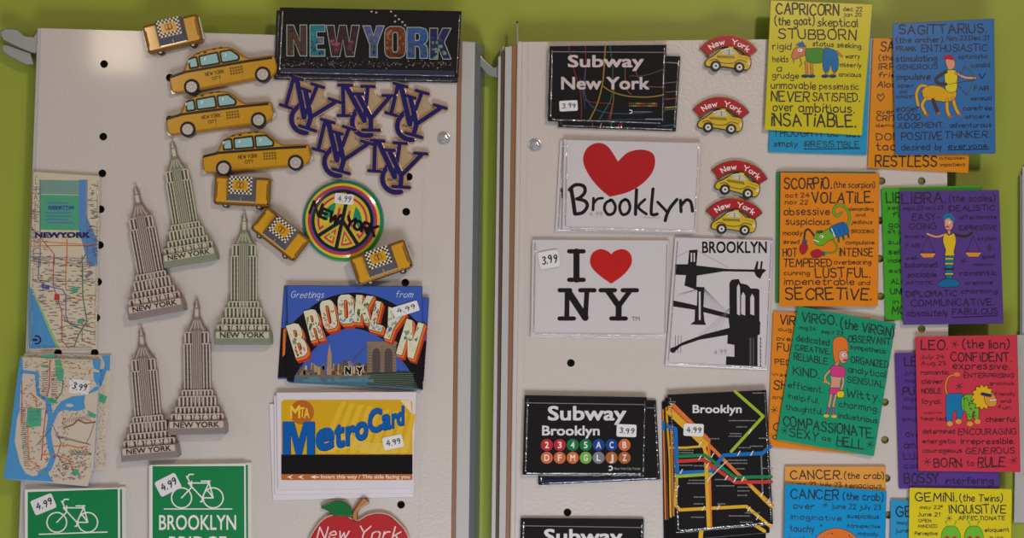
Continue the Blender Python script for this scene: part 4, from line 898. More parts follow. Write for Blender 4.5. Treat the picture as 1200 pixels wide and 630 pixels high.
# Subway New York x2
def sub_ny(d, dx=0, dy=0, full=True):
    h = d.h; d.fr = (620+dx, 30+dy, 4.845)
    d.stroke([(130, 148), (770, 152)], 4, h, M((150, 140, 150)), cap=False)
    for pts, c, w in (([(225, 118), (240, 200), (270, 300), (295, 400), (297, 530)], (150, 50, 60), 8), ([(320, 116), (322, 250), (310, 380), (330, 430), (460, 442), (470, 460), (450, 530)], (170, 50, 50), 6),
                      ([(433, 112), (425, 250), (415, 340), (385, 450), (340, 540)], (200, 160, 50), 9), ([(415, 340), (470, 375), (560, 400), (680, 405), (765, 392)], (200, 160, 50), 8),
                      ([(458, 112), (475, 250), (470, 400), (430, 480), (400, 530)], (50, 130, 100), 7), ([(318, 250), (315, 380), (350, 450), (420, 490), (560, 500), (700, 490)], (40, 100, 150), 7),
                      ([(480, 330), (480, 420), (460, 530)], (200, 110, 60), 6), ([(545, 240), (550, 350), (580, 390)], (180, 100, 50), 6), ([(600, 240), (620, 300)], (180, 60, 50), 6),
                      ([(570, 285), (640, 285), (700, 270), (770, 245)], (110, 100, 110), 5), ([(640, 345), (770, 350)], (180, 100, 60), 5), ([(400, 540), (560, 532), (765, 536)], (60, 110, 150), 5), ([(290, 300), (320, 470)], (60, 80, 160), 6)):
        d.stroke(pts, w*.8, h+LY, M(tuple(int(q*.78) for q in c)), smooth=True, n=3)
    for i in range(15):
        for j in range(2): d.poly(ell(570+i*11, 442+j*13, 3.6, 4.5, 8), h+2*LY, M([(190, 60, 50), (60, 150, 90), (220, 180, 60), (200, 110, 50)][(i//2+j) % 4]))
    d.stroke(ell(576, 488, 9, 9, 14, -120, 120), 5, h+2*LY, WHITE); d.stroke([(592, 489), (690, 489)], 5, h+2*LY, M((110, 110, 120)), cap=False)
    d.type('Subway', 220, 652, 167, 236, h+3*LY, M((214, 196, 200)), bold=.022); d.type('New York', 182, 684, 291, 362, h+3*LY, M((214, 196, 200)), bold=.022)
    d.poly(rect(660, 528, 755, 533), h+2*LY, M((140, 150, 170)))
root, d = card('subway_magnet', 'black subway magnet showing at the right and bottom behind the one with 3.99 sticker', 'magnet', [(656, 62), (797.5, 66), (792, 154), (654, 149)], 0, 2.4*mm, KB, KBS); h = d.h
d.stroke([(780, 73), (795, 74)], 1, h, M((150, 140, 150)), cap=False)
for y, c in ((116, (150, 60, 50)), (126, (200, 160, 50)), (128.5, (60, 120, 80)), (108, (100, 90, 100)), (97, (100, 90, 100)), (147, (40, 90, 130))): d.stroke([(770, y+1), (793, y-1)], 1.2, h, M(c), cap=False)
for x, c in ((696, (150, 60, 50)), (706, (200, 160, 50)), (718, (50, 130, 100)), (727, (190, 60, 50)), (730, (190, 90, 50))): d.stroke([(x, 141), (x-3, 150)], 1.2, h, M(c), cap=False)
d.build('printed_card', root); sleeve(d)
root, d = card('subway_magnet', 'black subway magnet with thin coloured route lines and 3.99 sticker, top of right board', 'magnet', [(643.7, 54), (781, 52.4), (778, 146.5), (641.7, 142)], 3.0*mm, 5.4*mm, KB, KBS)
sub_ny(d); d.build('printed_card', root); sleeve(d, 1.6, .8*mm); sticker(d, '3.99', 224, 455, 104, 60, -3, (620, 30, 4.845), top=d.top+.8*mm)

# heart Brooklyn x2
WP = M((214, 208, 214))
root, d = card('heart_magnet', 'rear white heart magnet, only its left strip visible with the edge of a letter', 'magnet', [(656.4, 164), (800, 166), (796, 272), (650.6, 271.5)], 0, 2*mm, WP)
d.poly([(655.5, 223), (659.5, 219), (660, 232), (658, 232), (657.8, 225)], d.h, INK); d.build('printed_card', root); sleeve(d)
root, d = card('heart_magnet', 'white magnet with big tilted red heart over brush lettering', 'magnet', [(661, 163.5), (821, 167.5), (815.6, 273), (659, 268.6)], 2.8*mm, 4.8*mm, WP, frame=(630, 150, 4.848)); h = d.h
heart = crom([(410, 390), (350, 340), (290, 265), (258, 185), (280, 115), (340, 84), (400, 105), (457, 190)], 5)[:-1]+crom([(457, 190), (510, 140), (585, 122), (650, 140), (668, 190), (650, 255), (590, 320), (510, 365), (410, 390)], 5)[:-1]
d.poly(heart, h, M((184, 24, 30)))
for pts, w in (([(190, 345), (200, 400), (212, 485)], 23), ([(180, 350), (215, 322), (262, 330), (268, 365), (240, 395), (222, 402)], 20), ([(225, 402), (270, 415), (282, 445), (255, 480), (212, 488)], 20),
               ([(318, 398), (315, 465)], 16), ([(317, 430), (340, 403), (370, 398)], 15), ([(415, 410), (388, 425), (380, 460), (400, 490), (432, 482), (442, 445), (425, 412), (412, 408)], 17),
               ([(498, 405), (475, 420), (466, 455), (482, 490), (512, 482), (525, 450), (515, 415), (498, 405)], 17), ([(562, 350), (556, 490)], 19), ([(610, 405), (572, 448), (618, 488)], 16), ([(656, 345), (645, 470), (655, 492), (680, 488)], 18),
               ([(682, 420), (738, 478)], 17), ([(792, 405), (755, 450), (735, 490), (725, 525)], 19), ([(812, 410), (815, 475)], 18), ([(815, 440), (845, 408), (870, 420), (880, 472)], 18)):
    d.stroke(pts, w, h+LY, M((16, 14, 18)), smooth=True)
d.hand('4.99', 292, 362, 476, 500, h+LY, GREY, w=2.5, slant=.2); d.stroke([(598, 508), (612, 502), (618, 510), (634, 504), (642, 514), (656, 505), (668, 510), (695, 508)], 2.5, h+LY, GREY, smooth=True)
d.build('printed_card', root); sleeve(d, 1.6, .7*mm)

# I heart NY
root, d = card('heart_magnet', 'white magnet with typewriter letters and upright red heart with trademark note', 'magnet', [(623.8, 280.5), (784, 281.5), (781, 395), (622, 393.5)], 0.2*mm, 3.2*mm, WP, frame=(610, 265, 4.5)); h = d.h
hr = crom([(478, 303), (420, 262), (378, 220), (366, 180), (380, 140), (420, 120), (458, 130), (478, 148)], 5)[:-1]+crom([(478, 148), (498, 130), (540, 120), (576, 140), (588, 180), (574, 220), (536, 262), (478, 303)], 5)[:-1]
d.poly(hr, h, M((196, 26, 24))); BK = M((20, 14, 18))
def st(p, w): d.stroke(p, w, h+LY, BK)
st([(256, 132), (333, 132)], 23); st([(256, 282), (333, 282)], 23); st([(295, 132), (295, 282)], 33)
st([(206, 337), (262, 337)], 23); st([(314, 337), (390, 337)], 23); st([(205, 486), (282, 486)], 23); st([(246, 340), (244, 484)], 26); st([(252, 345), (342, 482)], 36); st([(350, 340), (342, 482)], 26)
st([(422, 337), (498, 337)], 23); st([(538, 337), (614, 337)], 23); st([(478, 486), (556, 486)], 23); st([(462, 342), (518, 420)], 32); st([(576, 342), (518, 420)], 26); st([(518, 415), (517, 484)], 32)
d.type('TM', 586, 628, 476, 499, h+LY, M((90, 84, 90)), bold=0)
d.build('printed_card', root); sleeve(d, 2.6, 1*mm); sticker(d, '3.99', 150, 175, 108, 92, -10, d.fr, top=d.top+1*mm)

# BROOKLYN bridges
root, d = card('bridge_magnet', 'tall white magnet with three black silhouetted bridges', 'magnet', [(791, 278), (906, 281.5), (899, 433), (779.5, 427.5)], .3*mm, 2.8*mm, WP, frame=(770, 265, 3.6)); h = d.h; BK = M((22, 20, 22))
d.type('BROOKLYN', 190, 463, 64, 113, h, BK, bold=.02)
d.poly([(76, 160), (130, 160), (136, 100), (172, 98), (166, 165), (300, 180), (410, 182), (420, 148), (428, 148), (424, 180), (434, 180), (438, 146), (446, 148), (442, 178), (462, 185), (445, 200), (435, 222), (418, 210), (410, 192), (280, 190), (168, 208), (166, 255), (190, 256), (185, 272), (160, 268), (150, 262), (115, 250), (122, 206), (76, 204)], h, BK)
for x in (142, 154): d.poly(rect(x, 112, x+6, 150), h+LY, WP)
for a, b in (((130, 105), (80, 130)), ((170, 104), (300, 172))): d.stroke([a, b], 1.6, h, GREY)
d.poly([(68, 312), (150, 330), (168, 335), (170, 262), (200, 255), (196, 340), (300, 368), (380, 392), (380, 402), (290, 385), (196, 362), (200, 400), (207, 416), (140, 414), (158, 400), (160, 352), (68, 338)], h, BK)
d.poly([(176, 275), (184, 275), (184, 395), (176, 395)], h+LY, WP)
for i in range(8): d.stroke([(200, 262), (205+i*13, 340+i*3)], 1.4, h, GREY); d.stroke([(165, 266), (160-i*12, 275+i*2 if i < 7 else 300)], 1.0, h, GREY)
d.poly([(305, 240), (315, 225), (345, 222), (352, 240), (375, 245), (385, 250), (395, 262), (420, 262), (432, 268), (432, 400), (436, 404), (434, 455), (424, 460), (424, 590), (290, 584), (292, 548), (326, 550), (326, 500), (296, 495), (298, 458), (180, 478), (100, 505), (85, 520), (68, 535), (55, 528), (56, 514), (75, 508), (110, 488), (200, 455), (298, 430), (306, 428), (300, 380), (305, 370)], h, BK)
for (x0, x1, yt) in ((337, 350, 258), (355, 372, 292), (393, 410, 300)): d.poly([(x0, 370), (x0, yt), ((x0+x1)/2, yt-16), (x1, yt), (x1, 376)], h+LY, WP)
for (x0, x1, yt) in ((390, 398, 470), (404, 409, 470)): d.poly([(x0, 585), (x0, yt), (x1, yt), (x1, 586)], h+LY, M((90, 88, 90)))
for i in range(5): d.stroke([(310, 340), (180+i*20, 460-i*4)], 1.2, h, GREY)
for x in (78, 90, 102): d.stroke([(x, 460), (x-2, 535)], 2, h, BK)
for y in range(470, 585, 16): d.stroke([(436, y), (437, y+10)], 4, h, BK)
d.hand('4.99', 240, 290, 520, 540, h+2*LY, GREY, w=2, slant=.2)
d.build('printed_card', root); sleeve(d, 1.4, .5*mm)

# Subway Brooklyn x2 and the next one below
def sub_bk(d, ox, oy, circles=True):
    h = d.h; d.fr = (ox, oy, 3.406); d.stroke([(54, 91), (530, 98)], 3.2, h, M((130, 126, 136)), cap=False)
    d.type('Subway', 143, 456, 104, 161, h, M((226, 222, 226)), bold=.022); d.type('Brooklyn', 120, 350, 182, 221, h, M((226, 222, 226)), bold=.022)
    C1 = [('2', (190, 44, 54)), ('3', (190, 44, 54)), ('4', (20, 120, 70)), ('5', (20, 120, 70)), ('A', (10, 70, 150)), ('C', (10, 70, 150)), ('B', (214, 110, 60))]
    C2 = [('D', (214, 110, 60)), ('F', (214, 110, 60)), ('M', (214, 110, 60)), ('G', (120, 180, 70)), ('L', (130, 130, 142)), ('J', (180, 104, 44)), ('Z', (180, 104, 44))]
    for row, y in ((C1, 259), (C2, 310)):
        for k, (ch, c) in enumerate(row):
            x = 139+k*51.7; d.poly(ell(x, y, 24, 24, 24), h, M(c)); w = 8 if ch not in 'MAD' else 10
            d.type(ch, x-w, x+w, y-13, y+13, h+LY, WHITE, bold=.02)
    d.stroke(ell(392, 352, 8, 8, 12, -120, 120), 5, h, WHITE); d.type('New York City Transit', 408, 512, 348, 358, h, M((170, 168, 176)), bold=0)
root, d = card('subway_magnet', 'black magnet peeking out right and below the one with coloured line circles', 'magnet', [(628, 466), (768.8, 468.5), (774, 562), (631, 568.5)], 0, 2.2*mm, KB, KBS)
d.stroke([(757, 477.5), (770, 478)], 1, d.h, M((130, 126, 136)), cap=False); d.poly([(632, 562), (773, 559), (773, 561.5), (632, 565)], d.h, M((30, 28, 84), .2)); d.build('printed_card', root); sleeve(d)
root, d = card('subway_magnet', 'black magnet with two rows of coloured line circles and 3.99 sticker', 'magnet', [(615, 462.6), (758, 465), (755.6, 557), (612.3, 556.4)], 2.8*mm, 5*mm, KB, KBS)
sub_bk(d, 600, 445); d.build('printed_card', root); sleeve(d, 1.4, .6*mm); sticker(d, '3.99', 457, 202, 79, 50, 2, (600, 445, 3.406), top=d.top+.6*mm)
root, d = card('subway_magnet', 'black subway magnet cut off by the bottom edge, under the round hole', 'magnet', [(610.3, 606.5), (754.5, 607.5), (753, 701), (608, 700)], .2*mm, 2.6*mm, KB, KBS)
sub_bk(d, 595.5, 589); d.build('printed_card', root); sleeve(d, 1.4, .6*mm)

# Brooklyn route map stack
def bmap(d, full):
    h = d.h; d.fr = (760, 445, 3.406); Wd = 22
    O = M((226, 120, 50)); Yw = M((226, 176, 40)); LG = M((160, 190, 50)); Bb = M((20, 110, 190)); G2 = M((20, 130, 80)); R2 = M((200, 60, 50))
    L = [([(345, 45), (458, 145), (330, 285)], LG, 12, 1), ([(82, 108), (250, 268), (350, 368), (495, 500)], O, 13, 1), ([(78, 128), (220, 262), (228, 290), (240, 590)], Yw, 14, 2), ([(98, 100), (240, 240)], O, 16, 1), ([(84, 118), (232, 254)], Yw, 13, 2),
         ([(240, 240), (248, 590)], O, 12, 1), ([(410, 425), (490, 505)], Yw, 12, 1), ([(78, 185), (108, 195), (115, 370), (250, 365), (300, 300), (455, 292), (486, 265)], Bb, 15, 1),
         ([(120, 304), (225, 300), (345, 388), (490, 386)], G2, 13, 3), ([(120, 324), (220, 318), (345, 408), (490, 406)], R2, 14, 3), ([(85, 270), (150, 270), (240, 262)], Yw, 9, 1),
         ([(108, 385), (250, 375)], LG, 12, 2), ([(112, 380), (108, 500), (125, 518), (390, 504), (485, 582)], Yw, 13, 1), ([(90, 195), (96, 400), (100, 540)], M((190, 120, 70)), 8, 1), ([(450, 295), (455, 440)], M((120, 124, 130)), 6, 1), ([(250, 385), (310, 325)], M((200, 196, 196)), 5, 4)]
    for p, c, w, k in L: d.stroke(p, w, h+k*LY, c)
    d.type('Brooklyn', 176, 372, 99, 132, h+5*LY, M((224, 222, 224)), bold=.022)
    rnd = random.Random(9)
    for x, y, w in ((80, 85, 30), (225, 232, 55), (320, 160, 110), (350, 185, 40), (325, 212, 44), (320, 222, 50), (360, 268, 45), (405, 262, 50), (120, 278, 55), (120, 288, 60), (180, 340, 50), (120, 338, 50), (160, 398, 70), (155, 410, 80), (315, 318, 80), (320, 330, 76),
                    (265, 395, 60), (270, 420, 70), (355, 425, 50), (355, 440, 44), (355, 458, 40), (180, 465, 50), (180, 492, 40), (275, 492, 30), (385, 528, 60), (320, 540, 80), (170, 545, 50), (440, 230, 50), (415, 50, 55), (455, 350, 35), (350, 352, 30), (455, 480, 36), (365, 565, 50)):
        x0 = x
        while x0 < x+w: l = rnd.uniform(3, 9); d.poly(rect(x0, y, x0+l, y+4), h+5*LY, M((140, 140, 140))); x0 += l+2
    for x, y in ((255, 300), (345, 398), (376, 395), (310, 390), (400, 515), (435, 548), (452, 455), (480, 480), (240, 395), (235, 340), (205, 310), (130, 365), (218, 512), (278, 508), (115, 430), (360, 292), (412, 292), (405, 205), (205, 255)): d.stroke([(x-4, y+8), (x+5, y-8)], 4, h+6*LY, WHITE)
root, d = card('route_map_magnet', 'lowest card of the route map stack, sticking out furthest at left', 'magnet', [(775.5, 470), (890, 466), (898, 640), (778, 645)], 0, 1.6*mm, KB, KBS)
for x, c in ((778, (226, 120, 50)), (781, (190, 120, 70))): d.stroke([(x-1, 480), (x+1, 560), (x+2, 608)], 1.8, d.h, M(c))
d.poly([(776, 492), (781, 496), (781, 506), (776, 504)], d.h, M((20, 110, 190))); d.build('printed_card', root)
root, d = card('route_map_magnet', 'middle card of the route map stack, showing along the left and bottom', 'magnet', [(779, 466), (893, 462), (902, 624), (784, 634)], 1.8*mm, 3.4*mm, KB, KBS)
d.stroke([(781, 478), (785, 540), (786, 605)], 2.4, d.h, M((226, 176, 40))); d.stroke([(822, 620), (821, 630)], 5, d.h, M((226, 176, 40))); d.stroke([(880, 612), (896, 622)], 4, d.h, M((226, 176, 40))); d.build('printed_card', root)
root, d = card('route_map_magnet', 'black magnet with thick coloured train routes and a 4.99 sticker', 'magnet', [(782, 462), (898, 456.3), (906, 614), (792, 624)], 3.6*mm, 5.4*mm, KB, KBS)
bmap(d, True); d.build('printed_card', root); sleeve(d, 1.2, .5*mm); sticker(d, '4.99', 180, 199, 80, 50, 3, (760, 445, 3.406), top=d.top+.5*mm)

# ------------------------------------------------------------------ zodiac cards
ZI = {'y': (24, 30, 24), 'b': (8, 16, 48), 'o': (40, 24, 10), 'g': (12, 40, 22), 'p': (20, 8, 40), 'r': (52, 12, 36), 't': (8, 40, 50)}
def zcard(label, corners, h0, col, side=None, frame=(0, 0, 1), ink='b', lines=(), sl=0.0, art=None, th=2.4, wk=.135):
    root, d = card('zodiac_magnet', label, 'magnet', corners, h0*mm, (h0+th)*mm, M(col, .22), M(side or tuple(int(c*.92) for c in col), .4), r=1.5, frame=frame, bev=.7)
    I = M(ZI[ink], .45)
    for ln in lines:
        t, x0, x1, yt, yb = ln[:5]; d.hand(t, x0, x1, yt, yb, d.h+3*LY, I, w=max(1.2, (yb-yt)*wk)*(1.25 if yb-yt < 22 else 1), sl=ln[5] if len(ln) > 5 else sl)
    if art: d.edge = OUT; art(d, d.h+4*LY); d.edge = None
    d.build('printed_card', root); return root, d
SK = M((216, 150, 124), .4); OUT = M((40, 30, 30), .4)
def blob(d, pts, h, m, sm=True, ow=1.6): 
    p = crom(pts, 4, True) if sm else pts
    d.poly(p, h, m); d.stroke(p, ow, h+LY, OUT, closed=True)
def aster(d, x, y, r, h, m, w=2):
    for a in (15, 75, 135): a = math.radians(a); d.stroke([(x-r*math.cos(a), y-r*math.sin(a)), (x+r*math.cos(a), y+r*math.sin(a))], w, h, m)

# Capricorn and the card under it
zcard('light blue zodiac card whose bottom strip shows below the yellow card at the top', [(906, 12), (1021.7, 20), (1015.4, 181.5), (900.5, 178)], 0, (26, 150, 200), ink='t', frame=(890, 0, 3.15),
      lines=[('THOUGHTFUL', 50, 290, 478, 503), ('but', 322, 372, 482, 505), ('simply', 52, 140, 520, 540), ('IRRESISTIBLE', 165, 368, 520, 542, .01), ('.', 388, 390, 405, 412)],
      art=lambda d, h: d.stroke([(165, 550), (370, 548)], 2.5, h, M(ZI['t'])))
def goat(d, h):
    blob(d, [(120, 200), (128, 180), (150, 172), (175, 178), (180, 195), (165, 205), (150, 210), (132, 218), (118, 212)], h, BRN2)
    d.poly([(120, 216), (132, 218), (126, 238)], h, BRN2)
    for x in (172, 190): d.stroke([(x, 228), (x+4, 272)], 9, h, M((212, 128, 60)))
    blob(d, [(170, 185), (200, 178), (235, 180), (240, 205), (232, 230), (180, 228)], h+2*LY, M((70, 140, 40)))
    blob(d, [(236, 182), (262, 180), (285, 192), (292, 230), (286, 262), (270, 262), (262, 235), (256, 262), (236, 258)], h+2*LY, M((20, 110, 170)))
    d.stroke([(286, 190), (304, 208)], 5, h+3*LY, M((212, 128, 60)))
    for x in (248, 276): d.stroke([(x, 262), (x, 278)], 7, h, M((212, 128, 60)))
    for x in (168, 192, 242, 270): d.poly(ell(x, 281, 14, 6), h+3*LY, M((24, 60, 110)))
    d.poly([(140, 160), (160, 152), (168, 168), (145, 172)], h+3*LY, M((30, 100, 160))); d.stroke([(135, 166), (172, 170)], 4, h+3*LY, M((30, 100, 160)))
    d.poly(ell(150, 185, 9, 6), h+3*LY, WHITE); d.poly(ell(148, 185, 2.5, 2.5), h+4*LY, OUT); d.stroke([(150, 215), (156, 235), (148, 245)], 3, h, OUT)
BRN2 = M((196, 112, 60), .4)
zcard('yellow zodiac card with a dressed goat, top right of the right board', [(903, 0), (1022.7, 4.8), (1010, 158.7), (895.7, 152)], 2.8, (208, 194, 20), ink='y', frame=(890, 0, 3.15), sl=.02, art=goat,
      lines=[('CAPRICORN', 62, 292, 12, 52), ('dec 22', 310, 380, 25, 40), ('jan 20', 312, 376, 46, 60), ('(the goat)', 58, 202, 62, 92, .0), ('skeptical', 215, 362, 66, 96, .02), ('STUBBORN', 70, 355, 106, 142, .02), ('rigid', 50, 116, 158, 182), ('status seeking', 196, 375, 150, 168, .06),
             ('worry', 318, 370, 198, 214), ('miserly', 298, 376, 230, 246), ('anxious', 294, 374, 266, 282), ('helds', 50, 106, 206, 228), ('a', 64, 80, 238, 262), ('grudge', 48, 144, 266, 288), ('unmovable', 42, 208, 300, 326, .02), ('pessimistic', 222, 366, 306, 328),
             ('NEVER', 44, 182, 336, 372, .02), ('SAT^SFIED.', 196, 370, 342, 372), ('over', 50, 126, 378, 408), ('ambitious.', 146, 350, 380, 412), ('^NSAT^ABLE.', 46, 355, 418, 464, .015)])

# Sagittarius pair
zcard('orange zodiac card half hidden behind the blue archer card', [(1023, 44), (1141, 50), (1135, 202.7), (1016.7, 196.5)], 0, (222, 140, 18), ink='o', frame=(1010, 0, 3),
      lines=[('SAGI', 66, 150, 146, 180), ('(the a', 60, 140, 194, 212), ('IRR', 60, 120, 224, 244), ('frien', 58, 140, 254, 272), ('Aloo', 54, 120, 286, 306), ('overt', 52, 130, 384, 400), ('CRITI', 50, 125, 405, 424), ('deman', 50, 130, 434, 446), ('DON', 52, 130, 468, 492), ('tact', 52, 140, 500, 528), ('RESTLESS', 48, 262, 546, 584, 0), ('outspoken', 272, 362, 550, 560), ('impatient', 276, 362, 572, 584)],
      art=lambda d, h: d.stroke([(66, 356), (54, 340), (58, 330), (66, 338), (74, 328), (80, 340), (66, 356)], 3, h, OUT))
def archer(d, h):
    Yg = M((226, 170, 30)); d.stroke([(198, 370), (192, 330), (206, 302), (230, 304)], 9, h, Yg, smooth=True)
    blob(d, [(212, 318), (240, 300), (280, 305), (300, 318), (330, 318), (328, 345), (300, 358), (250, 352), (222, 350)], h, Yg)
    for p in ([(225, 345), (212, 370), (226, 402)], [(250, 350), (258, 372), (268, 396)], [(300, 350), (300, 385), (308, 408)], [(320, 345), (330, 380), (342, 402)]): d.stroke(p, 10, h+LY, Yg, smooth=True)
    for x, y in ((228, 404), (270, 398), (310, 410), (344, 404)): d.poly(ell(x, y, 6, 5), h+2*LY, M((190, 100, 60)))
    blob(d, [(294, 250), (330, 248), (336, 280), (330, 320), (298, 320), (292, 285)], h+2*LY, M((226, 208, 40)))
    d.stroke([(296, 252), (262, 275), (268, 292), (296, 296)], 9, h+3*LY, SK, smooth=True); d.stroke([(330, 256), (362, 272), (398, 274)], 8, h+3*LY, SK, smooth=True)
    blob(d, [(294, 212), (310, 202), (326, 212), (326, 235), (312, 246), (302, 242)], h+3*LY, SK); d.poly([(284, 206), (292, 194), (318, 196), (326, 212), (298, 208)], h+5*LY, M((190, 30, 50)))
    d.stroke([(362, 232), (388, 255), (394, 285), (370, 335)], 3.5, h+3*LY, M((90, 110, 90)), smooth=True); d.stroke([(362, 232), (330, 290), (370, 335)], 1.5, h+3*LY, OUT); d.stroke([(304, 296), (400, 280)], 1.8, h+3*LY, OUT)
    d.stroke([(412, 260), (422, 276), (436, 256)], 2.5, h, M(ZI['b'])); d.stroke([(302, 527), (445, 524)], 2.5, h, M(ZI['b']))
zcard('blue zodiac card with an archer centaur, its right part hanging past the board', [(1045.7, 27.7), (1165, 21.7), (1166.7, 180), (1049, 181.7)], 3, (52, 112, 178), ink='b', frame=(1010, 0, 3), sl=-.015, art=archer,
      lines=[('SAGITTAR^US.', 132, 438, 88, 120), ('(the archer)', 122, 284, 132, 150), ('Nov.23.Dec.21', 298, 446, 126, 142), ('FRANK', 122, 190, 164, 180), ('ENTHUS^AST^C', 210, 440, 158, 182), ('stimulating', 120, 264, 196, 216), ('optimistic', 340, 444, 192, 206), ('GENEROUS', 122, 266, 228, 244), ('& candid'.replace('& ', ''), 386, 448, 222, 236), ('impulsive', 124, 240, 260, 280), ('open', 126, 180, 294, 308), ('and', 132, 158, 316, 328), ('HONEST', 122, 186, 336, 346), ('FAIR', 396, 446, 302, 318),
             ('sensual', 384, 454, 338, 352), ('eager', 122, 200, 370, 392), ('carefree', 356, 456, 372, 388), ('GOOD', 126, 206, 402, 422), ('sincere', 364, 450, 402, 416), ('JUDGEMENT.', 124, 290, 432, 450), ('adventurous', 310, 454, 432, 448), ('POS^T^VE', 140, 282, 466, 492), ('TH^NKER.', 290, 448, 462, 486), ('desired', 140, 238, 506, 528), ('by', 258, 280, 506, 526), ('everyone.', 304, 448, 504, 522)])

# Scorpio pair
zcard('green zodiac card showing as a thin edge left of the orange scorpion card', [(910, 200.5), (1026, 201), (1024, 355), (909, 355)], 0, (40, 130, 66), ink='g')
def scorp(d, h):
    Gr = M((110, 170, 40)); d.stroke([(318, 208), (300, 220), (286, 205), (296, 180), (325, 178), (348, 205), (352, 235), (340, 262)], 9, h, Gr, smooth=True)
    d.stroke([(205, 300), (185, 275), (170, 285), (166, 320)], 5, h, Gr, smooth=True); d.stroke([(285, 320), (300, 345), (290, 368), (250, 372)], 5, h, Gr, smooth=True)
    blob(d, [(205, 310), (215, 290), (240, 285), (268, 272), (285, 285), (290, 310), (262, 325), (240, 342), (212, 335)], h+LY, Gr)
    blob(d, [(270, 270), (320, 246), (340, 258), (348, 290), (300, 308), (288, 300)], h+2*LY, M((20, 110, 180)))
    for i in range(3): d.stroke([(285+i*18, 264-i*7), (298+i*18, 302-i*5)], 2, h+4*LY, OUT)
    for x, y in ((305, 318), (325, 308), (345, 300)): d.stroke([(x, y-12), (x+3, y+8)], 5, h, M((40, 90, 60)))
    d.stroke([(278, 272), (292, 305)], 4, h+4*LY, WHITE)
    d.poly(ell(238, 305, 8, 6), h+3*LY, WHITE); d.poly(ell(236, 306, 3, 3), h+4*LY, OUT); d.stroke([(205, 318), (225, 326)], 4, h+3*LY, WHITE); d.poly([(215, 282), (240, 278), (242, 290), (222, 292)], h+3*LY, M((40, 80, 50)))
    blob(d, [(150, 342), (165, 330), (180, 342), (176, 365), (160, 378), (147, 362)], h+3*LY, M((176, 34, 50))); blob(d, [(195, 368), (220, 358), (240, 368), (236, 385), (212, 392), (196, 384)], h+3*LY, M((176, 34, 50)))
    d.poly(rect(158, 318, 178, 332), h+3*LY, M((60, 90, 120))); d.poly(rect(240, 366, 252, 384), h+3*LY, M((60, 90, 120)))
zcard('orange zodiac card with a green scorpion in boxing gloves', [(914.5, 202), (1030.7, 203), (1028.7, 358.8), (913, 358.6)], 2.6, (226, 134, 22), ink='o', frame=(895, 190, 3.5), art=scorp,
      lines=[('SCORP^O.', 84, 278, 64, 108), ('(the scorpion)', 288, 456, 80, 104), ('oct 24', 90, 186, 126, 144), ('nov 22', 88, 180, 154, 172), ('VOLAT^LE.', 200, 448, 122, 166), ('obsessive', 84, 270, 186, 216), ('demanding', 350, 450, 184, 198), ('and', 378, 416, 208, 222), ('suspicious.', 92, 278, 228, 256), ('jealous', 360, 444, 236, 252), ('moody', 80, 158, 280, 298), ('BROODING', 360, 452, 276, 290),
             ('shrewd', 80, 144, 318, 334), ('compulsive', 336, 452, 320, 336), ('HOT', 80, 136, 354, 386), ('^NTENSE', 312, 446, 352, 384), ('TEMPERED', 80, 280, 396, 428), ('overbearing', 290, 440, 400, 418), ('cunning', 84, 188, 444, 462), ('LUSTFUL.', 214, 436, 434, 472), ('impenetrable', 84, 372, 474, 502), ('and', 388, 434, 484, 502), ('SECRET^VE.', 90, 440, 516, 562)])

